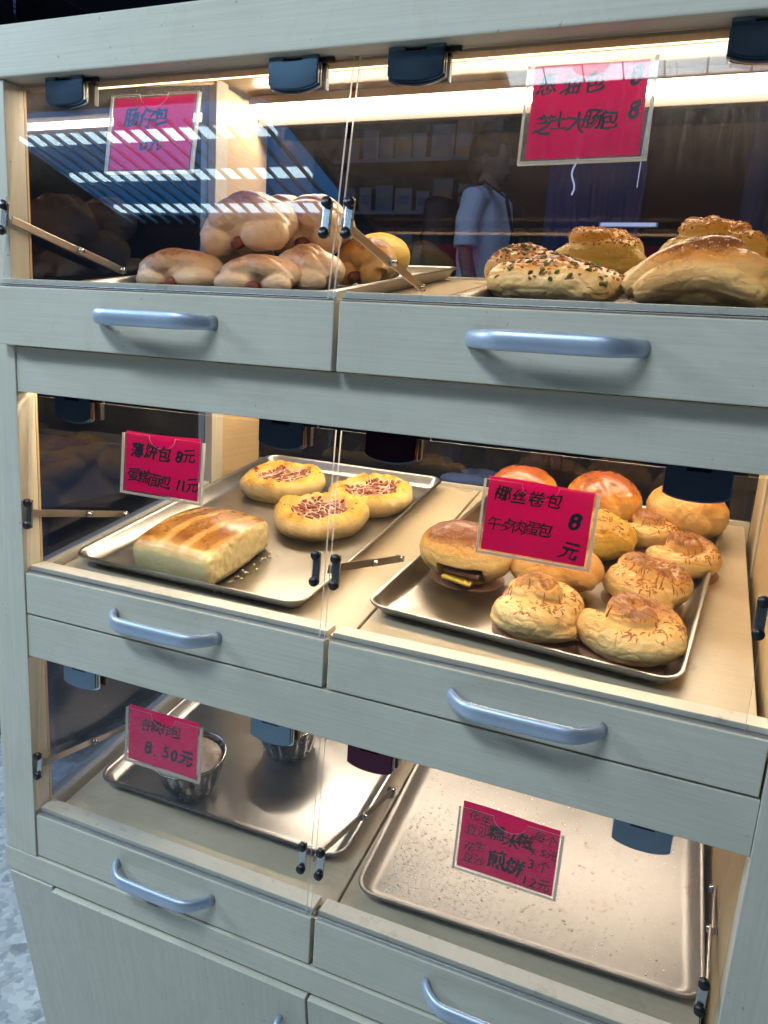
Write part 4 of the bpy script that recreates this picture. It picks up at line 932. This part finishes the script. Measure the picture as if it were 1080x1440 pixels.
sign(2, 0.1655, 0.0790, 0.133, 0.083, [('薄饼包', 0.06, 0.60, 0.27, 1.02), ('8元', 0.68, 0.60, 0.25, 0.85), ('蛋糕面包', 0.03, 0.16, 0.25, 0.86), ('11元', 0.68, 0.14, 0.25, 0.70)], 'pink price sign over the glazed slab on the middle left', 0.004, False, 0.003)
sign(2, 0.6745, 0.0800, 0.127, 0.085, [('椰丝卷包', 0.06, 0.70, 0.22, 1.05), ('8', 0.80, 0.48, 0.30, 1), ('午歺肉蛋包', 0.02, 0.30, 0.21, 0.82), ('元', 0.74, 0.10, 0.26, 1)], 'pink price sign in front of the packed ham roll tray', 0.012, False, 0.002)
sign(3, 0.1665, -0.3290, 0.134, 0.085, [('各款炸包', 0.16, 0.62, 0.24, 0.86), ('8.50元', 0.24, 0.20, 0.30, 0.90)], 'pink price sign over the fluted mould on the bottom left', -0.004, False, 0.005)
sign(3, 0.6820, -0.3300, 0.129, 0.085, [('花生', 0.06, 0.76, 0.18, 0.9), ('豆沙', 0.04, 0.55, 0.18, 1.0), ('糯米糍', 0.29, 0.56, 0.24, 0.84), ('每个', 0.74, 0.74, 0.17, 0.9), ('4.5元', 0.72, 0.54, 0.15, 0.75),
    ('花生', 0.04, 0.32, 0.17, 0.9), ('豆沙', 0.04, 0.10, 0.17, 1.0), ('煎饼', 0.30, 0.16, 0.28, 0.86), ('3个', 0.72, 0.30, 0.19, 0.95), ('12元', 0.68, 0.05, 0.19, 0.85)], 'pink price sign crowded with small writing over the empty crumb tray', 0.004, False, 0.006, 0.94)

# ================================================================ the surroundings
def floor_mat():
    m, nt, p, o = new('speckled_stone_floor'); v = coords(nt, (1, 1, 1), 'Object')
    ds = noise_n(nt, v, 30, 3, 0.6)
    nz = N(nt, 'ShaderNodeTexNoise', i_Scale=38.0, i_Detail=4.0); nt.links.new(v, nz.inputs['Vector']); va = N(nt, 'ShaderNodeVectorMath', operation='MULTIPLY_ADD'); va.inputs[1].default_value = (0.025, 0.025, 0.025)
    nt.links.new(nz.outputs['Color'], va.inputs[0]); nt.links.new(v, va.inputs[2]); v = va.outputs[0]
    vo = N(nt, 'ShaderNodeTexVoronoi', i_Scale=60.0); nt.links.new(v, vo.inputs['Vector']); vb = N(nt, 'ShaderNodeTexVoronoi', i_Scale=24.0); nt.links.new(v, vb.inputs['Vector'])
    r = ramp(nt, vo.outputs['Color'], [(0.0, (0.34, 0.37, 0.40)), (0.35, (0.50, 0.52, 0.54)), (0.7, (0.66, 0.67, 0.67)), (1.0, (0.78, 0.78, 0.76))])
    r2 = ramp(nt, vb.outputs['Color'], [(0.0, (0.62, 0.60, 0.56)), (0.25, (0.85, 0.86, 0.88)), (0.8, (1, 1, 1))])
    r3 = ramp(nt, noise_n(nt, v, 42, 4, 0.7), [(0.66, (1, 1, 1)), (0.74, (0.30, 0.24, 0.20))])
    a = N(nt, 'ShaderNodeMix', data_type='RGBA', blend_type='MULTIPLY'); a.inputs[0].default_value = 0.8; nt.links.new(r.outputs[0], a.inputs[6]); nt.links.new(r2.outputs[0], a.inputs[7])
    b = N(nt, 'ShaderNodeMix', data_type='RGBA', blend_type='MULTIPLY'); b.inputs[0].default_value = 0.9; nt.links.new(a.outputs[2], b.inputs[6]); nt.links.new(r3.outputs[0], b.inputs[7])
    nt.links.new(b.outputs[2], p.inputs['Base Color']); p.inputs['Roughness'].default_value = 0.4; bump(nt, ds, 0.1, 0.002, p); return m
bm = bmesh.new(); box_bm(bm, -6, 6, -4, 6, FLOOR - 0.05, FLOOR); tag(obj('floor', mesh(bm, False), floor_mat()), None, None, kind='structure')
dark_wall = simple('dark_wall_paint', (0.016, 0.022, 0.040), 0.7)
bm = bmesh.new(); box_bm(bm, -6, 6, 5.0, 5.1, FLOOR, 3.2); tag(obj('back_wall', mesh(bm, False), dark_wall), None, None, kind='structure')
bm = bmesh.new(); box_bm(bm, -6.1, -6.0, -4, 5.1, FLOOR, 3.2); tag(obj('side_wall', mesh(bm, False), dark_wall), None, None, kind='structure')
bm = bmesh.new(); box_bm(bm, -6, 6, -4, 5.1, 3.2, 3.3); tag(obj('ceiling', mesh(bm, False), simple('black_ceiling', (0.004, 0.004, 0.005), 0.9)), None, None, kind='structure')
bm = bmesh.new(); box_bm(bm, -1.4, 1.9, 2.35, 4.2, FLOOR + 0.001, -0.43, 0.01); tag(obj('raised_landing', mesh(bm, False), simple('landing_dark', (0.05, 0.05, 0.06), 0.6)), None, None, kind='structure')
# neighbouring dark counter on the left
cn = empty('dark_counter', T_((-1.9, 1.5, FLOOR)), 'dark low counter standing behind on the left beyond the side glass', 'counter')
b = bmesh.new(); box_bm(b, -0.95, 0.95, -0.55, 0.55, 0.06, 0.88, 0.01); obj('body', mesh(b, False), simple('navy_counter', (0.018, 0.022, 0.05), 0.35), cn)
b = bmesh.new(); box_bm(b, -0.99, 0.99, -0.58, 0.58, 0.881, 0.91, 0.006); obj('worktop', mesh(b, False), simple('grey_worktop', (0.08, 0.085, 0.11), 0.3), cn)
b = bmesh.new(); box_bm(b, -0.90, 0.90, -0.50, 0.50, 0.0, 0.059, 0.002); obj('kick_base', mesh(b, False), black, cn)
# ceiling grille lamp reflected in the upper left flap
gl_ = empty('grille_lamp', T_((-1.42, -2.02, 1.53)), 'recessed ceiling lamp with three bright tubes, seen as stripes mirrored in the upper left flap', 'ceiling lamp')
b = bmesh.new(); box_bm(b, -0.72, 0.66, -0.44, 0.44, 0.03, 0.05); obj('reflector_tray', mesh(b, False), lamp_body, gl_)
for yy in (0.315, 0.0, -0.315):
    b = bmesh.new(); box_bm(b, -0.66, 0.64, yy - 0.030, yy + 0.030, -0.004, 0.012); obj('lamp_tube', mesh(b, False), lamp_glow, gl_)
lv = bpy.data.meshes.new('louvre'); b = bmesh.new(); box_bm(b, -0.0050, 0.0050, -0.44, 0.44, -0.021, -0.007); b.to_mesh(lv); b.free(); lv.materials.append(simple('louvre_blade', (0.45, 0.62, 0.80), 0.5))
for i in range(17): obj('louvre_blade', lv, None, gl_, T_((-0.66 + 0.081 * i, 0, 0)) @ RY(0.0))
# ceiling light strip mirrored in the upper right flap
ls = empty('ceiling_light_strip', T_((0.9, -1.52, 1.55)), 'run of short ceiling light panels, mirrored as a pale band in the upper right flap', 'ceiling lamp')
pm = bpy.data.meshes.new('panel'); b = bmesh.new(); box_bm(b, -0.056, 0.056, -0.032, 0.032, -0.004, 0.004); b.to_mesh(pm); b.free(); pm.materials.append(strip_glow)
for i in range(12): obj('light_panel', pm, None, ls, T_((-0.66 + 0.119 * i, 0, 0)))
b = bmesh.new(); box_bm(b, -0.74, 0.74, -0.045, 0.045, 0.006, 0.02); obj('housing', mesh(b, False), white_metal, ls)

# things in the dim shop beyond the back glass
def goods_shelf():
    e = empty('goods_shelf', T_((-0.62, 3.3, -0.43)), 'dim shelf rack of boxed goods beyond the back glass, left of the person', 'shelf rack')
    mt = simple('rack_metal', (0.08, 0.10, 0.13), 0.5)
    for x_ in (-0.5, 0.38):
        b = bmesh.new(); box_bm(b, x_ - 0.015, x_ + 0.015, -0.02, 0.02, 0, 2.0, 0.002); obj('upright', mesh(b, False), mt, e)
    for z in (1.05, 1.32, 1.58, 1.84):
        b = bmesh.new(); box_bm(b, -0.5, 0.38, -0.16, 0.16, z, z + 0.02, 0.002); obj('rack_shelf', mesh(b, False), mt, e)
    return e
goods_shelf(); r = random.Random(4); cols = [(0.12, 0.15, 0.17), (0.07, 0.13, 0.10), (0.17, 0.16, 0.14), (0.24, 0.10, 0.03), (0.05, 0.08, 0.15)]
cm = [simple('carton_print', c, 0.6) for c in cols]; names = ['grey', 'green', 'cream', 'orange', 'blue']
n_ = 0
for z, row in ((1.07, 'lowest'), (1.34, 'second'), (1.60, 'upper')):
    x_ = -0.46; q_ = -1
    while x_ < 0.28:
        q_ += 1
        w_ = r.uniform(0.07, 0.13); h_ = r.uniform(0.10, 0.19); k = r.randrange(5)
        e = empty('carton', T_((-0.62 + x_ + w_ / 2, 3.24, -0.43 + z)), 'dim %s carton, %s rack shelf beyond the glass, %s from left' % (names[k], row, ['first', 'second', 'third', 'fourth', 'fifth', 'sixth', 'seventh', 'eighth', 'ninth'][q_]), 'carton', 'cartons on the dim rack')
        b = bmesh.new(); box_bm(b, -w_ / 2, w_ / 2, -0.05, 0.05, 0.0, h_, 0.004); obj('box', mesh(b, False), cm[k], e)
        b = bmesh.new(); box_bm(b, -w_ / 2 * 0.7, w_ / 2 * 0.7, -0.0515, -0.0503, h_ * 0.3, h_ * 0.7); obj('label_panel', mesh(b, False), cm[(k + 2) % 5], e)
        x_ += w_ + r.uniform(0.005, 0.03)
def folded_panel(name, x0, x1, y, z0, z1, mat, label, cat):
    b = bmesh.new(); n = 40; col_ = []
    for i in range(n + 1):
        u = i / n; yy = 0.018 * math.sin(u * 34) + 0.008 * math.sin(u * 71 + 1); col_.append([b.verts.new((x0 + (x1 - x0) * u, y + yy + dy, z)) for dy in (0, 0.004) for z in (z0, z1)])
    for a, c in zip(col_, col_[1:]):
        b.faces.new((a[0], c[0], c[1], a[1])); b.faces.new((a[2], a[3], c[3], c[2])); b.faces.new((a[1], c[1], c[3], a[3])); b.faces.new((a[0], a[2], c[2], c[0]))
    return tag(obj(name, mesh(b), mat), label, cat)
folded_panel('curtain', 0.02, 0.50, 3.35, -0.40, 1.62, simple('blue_cloth', (0.03, 0.06, 0.18), 0.8), 'dim blue curtain beyond the back glass right of the person', 'curtain')
folded_panel('curtain', 0.95, 1.55, 3.45, -0.40, 1.75, simple('slate_cloth', (0.05, 0.07, 0.12), 0.8), 'slate grey curtain beyond the back glass at the far right', 'curtain')
e = empty('thin_bright_bar', T_((0.452, 3.28, 0.865)), 'short thin bright bar beyond the back glass above the yellow bun', 'lamp')  # glowing tube standing in for a mirrored light strip
b = bmesh.new(); tube_bm(b, [(-0.13, 0, 0), (0.13, 0, 0)], 0.008, 10); obj('tube', mesh(b), thin_glow, e); b = bmesh.new(); box_bm(b, -0.14, 0.14, 0.006, 0.022, -0.012, 0.012, 0.002); obj('fitting', mesh(b, False), white_metal, e)
for k, (x_, z0, z1, lab) in enumerate(((0.21, 0.95, 1.22, 'wavy bright string hanging under the large pink sign, beyond the glass'), (0.50, 0.98, 1.30, 'straight thin bright cord hanging right of the large pink sign'))):
    b = bmesh.new(); pts = [(x_ + (0.010 * math.sin(i * 1.1) if k == 0 else 0.0008 * i), 3.0, z0 + (z1 - z0) * i / 12) for i in range(13)]; tube_bm(b, pts, 0.0045 if k == 0 else 0.0022, 6)
    tag(obj('hanging_string', mesh(b), thin_glow), lab, 'string light')

# ---- the person beyond the glass
def person():
    X, Y, Z0 = -0.11, 2.75, -0.43
    e = empty('person', T_((X, Y, Z0)) @ RZ(1.45), 'person in a white t-shirt with a dark backpack strap, standing beyond the back glass', 'person')
    skin = simple('skin', (0.22, 0.14, 0.11), 0.5); tee = simple('white_tee', (0.80, 0.82, 0.86), 0.8); hair = simple('dark_hair', (0.012, 0.010, 0.012), 0.55); tr = simple('dark_trousers', (0.02, 0.025, 0.05), 0.8); bag = simple('black_bag', (0.012, 0.012, 0.016), 0.6)
    H = 1.60
    # facing -Y locally
    bm = bmesh.new()
    ell_bm(bm, (0, 0.005, 1.492), (0.072, 0.088, 0.105)); ell_bm(bm, (0, -0.022, 1.435), (0.050, 0.062, 0.058)); ell_bm(bm, (0, -0.093, 1.470), (0.012, 0.016, 0.020))
    ell_bm(bm, (0, -0.086, 1.425), (0.024, 0.010, 0.008), sub=2)
    for s in (-1, 1): ell_bm(bm, (s * 0.074, 0.012, 1.475), (0.010, 0.018, 0.028), sub=2)
    tube_bm(bm, [(0, 0.012, 1.44), (0, 0.015, 1.36), (0, 0.012, 1.27)], [0.050, 0.052, 0.07], 14)
    tube_bm(bm, [(0, 0.01, 1.33), (0, 0.01, 1.20), (0, 0.0, 1.00), (0, 0.0, 0.86)], [0.06, 0.095, 0.10, 0.11], 16)
    for s in (-1, 1):
        tube_bm(bm, [(s * 0.10, 0.01, 1.30), (s * 0.160, 0.01, 1.27), (s * 0.203, 0.012, 1.14), (s * 0.215, 0.004, 1.04), (s * 0.215, -0.05, 0.88), (s * 0.205, -0.08, 0.80)], [0.035, 0.036, 0.034, 0.034, 0.030, 0.024], 12)
        ell_bm(bm, (s * 0.205, -0.09, 0.755), (0.017, 0.030, 0.045))
        for q in range(4): tube_bm(bm, [(s * 0.205, -0.105 + 0.014 * q, 0.735), (s * 0.203, -0.115 + 0.016 * q, 0.700 + 0.006 * abs(q - 1)), (s * 0.196, -0.112 + 0.016 * q, 0.670 + 0.006 * abs(q - 1))], [0.0085, 0.0080, 0.0070], 8)
        tube_bm(bm, [(s * 0.200, -0.115, 0.775), (s * 0.192, -0.135, 0.745), (s * 0.188, -0.140, 0.720)], [0.010, 0.009, 0.008], 8)
        tube_bm(bm, [(s * 0.085, 0, 0.88), (s * 0.092, 0, 0.70), (s * 0.095, -0.01, 0.45), (s * 0.097, 0.015, 0.28), (s * 0.10, 0.02, 0.08)], [0.088, 0.080, 0.052, 0.052, 0.036], 14)
        ell_bm(bm, (s * 0.10, -0.035, 0.035), (0.045, 0.12, 0.035))
    obj('body', fuse(bm, 0.006, 3), skin, e)
    bm = bmesh.new(); tube_bm(bm, [(0, 0.012, 1.345), (0, 0.01, 1.30), (0, 0.01, 1.18), (0, 0, 1.0), (0, 0, 0.82)], [0.070, 0.110, 0.132, 0.128, 0.138], 20)
    for s in (-1, 1): tube_bm(bm, [(s * 0.06, 0.01, 1.31), (s * 0.165, 0.01, 1.29), (s * 0.208, 0.012, 1.18), (s * 0.216, 0.008, 1.08)], [0.055, 0.056, 0.052, 0.054], 14)
    me = fuse(bm, 0.006, 4)
    for v in me.vertices: v.co += v.normal * 0.006 * noise.noise(v.co * 14)
    obj('t_shirt', me, tee, e)
    bm = bmesh.new(); ell_bm(bm, (0, 0.020, 1.515), (0.084, 0.096, 0.098)); ell_bm(bm, (0, 0.060, 1.455), (0.070, 0.055, 0.075)); me = fuse(bm, 0.006, 2)
    for v in me.vertices:
        if v.co.y < -0.045 and v.co.z < 1.535: v.co.y = -0.045
        v.co += v.normal * 0.004 * noise.noise(v.co * 40)
    obj('hair', me, hair, e)
    bm = bmesh.new()
    for s in (-1, 1): tube_bm(bm, [(s * 0.100, -0.145, 1.02), (s * 0.105, -0.165, 1.15), (s * 0.105, -0.120, 1.30), (s * 0.10, -0.01, 1.372), (s * 0.10, 0.11, 1.32)], 1, 8, prof=(0.022, 0.005), up=Vector((0, -1, 0)))
    obj('strap', mesh(bm), bag, e)
    bm = bmesh.new(); box_bm(bm, -0.14, 0.14, 0.155, 0.28, 0.92, 1.32, 0.05, None, 4); obj('backpack', mesh(bm), bag, e)
    bm = bmesh.new()
    for s in (-1, 1): tube_bm(bm, [(s * 0.075, 0, 0.90), (s * 0.092, 0, 0.70), (s * 0.095, -0.01, 0.45), (s * 0.097, 0.012, 0.28), (s * 0.10, 0.015, 0.09)], [0.100, 0.095, 0.072, 0.068, 0.062], 14)
    obj('trousers', fuse(bm, 0.007, 3), tr, e)
    bm = bmesh.new()
    for s in (-1, 1): ell_bm(bm, (s * 0.10, -0.040, 0.034), (0.052, 0.130, 0.036))
    obj('shoe', mesh(bm), tee, e)
person()
print('TRIS', sum(len(o.data.polygons) for o in S.objects if o.type == 'MESH'))
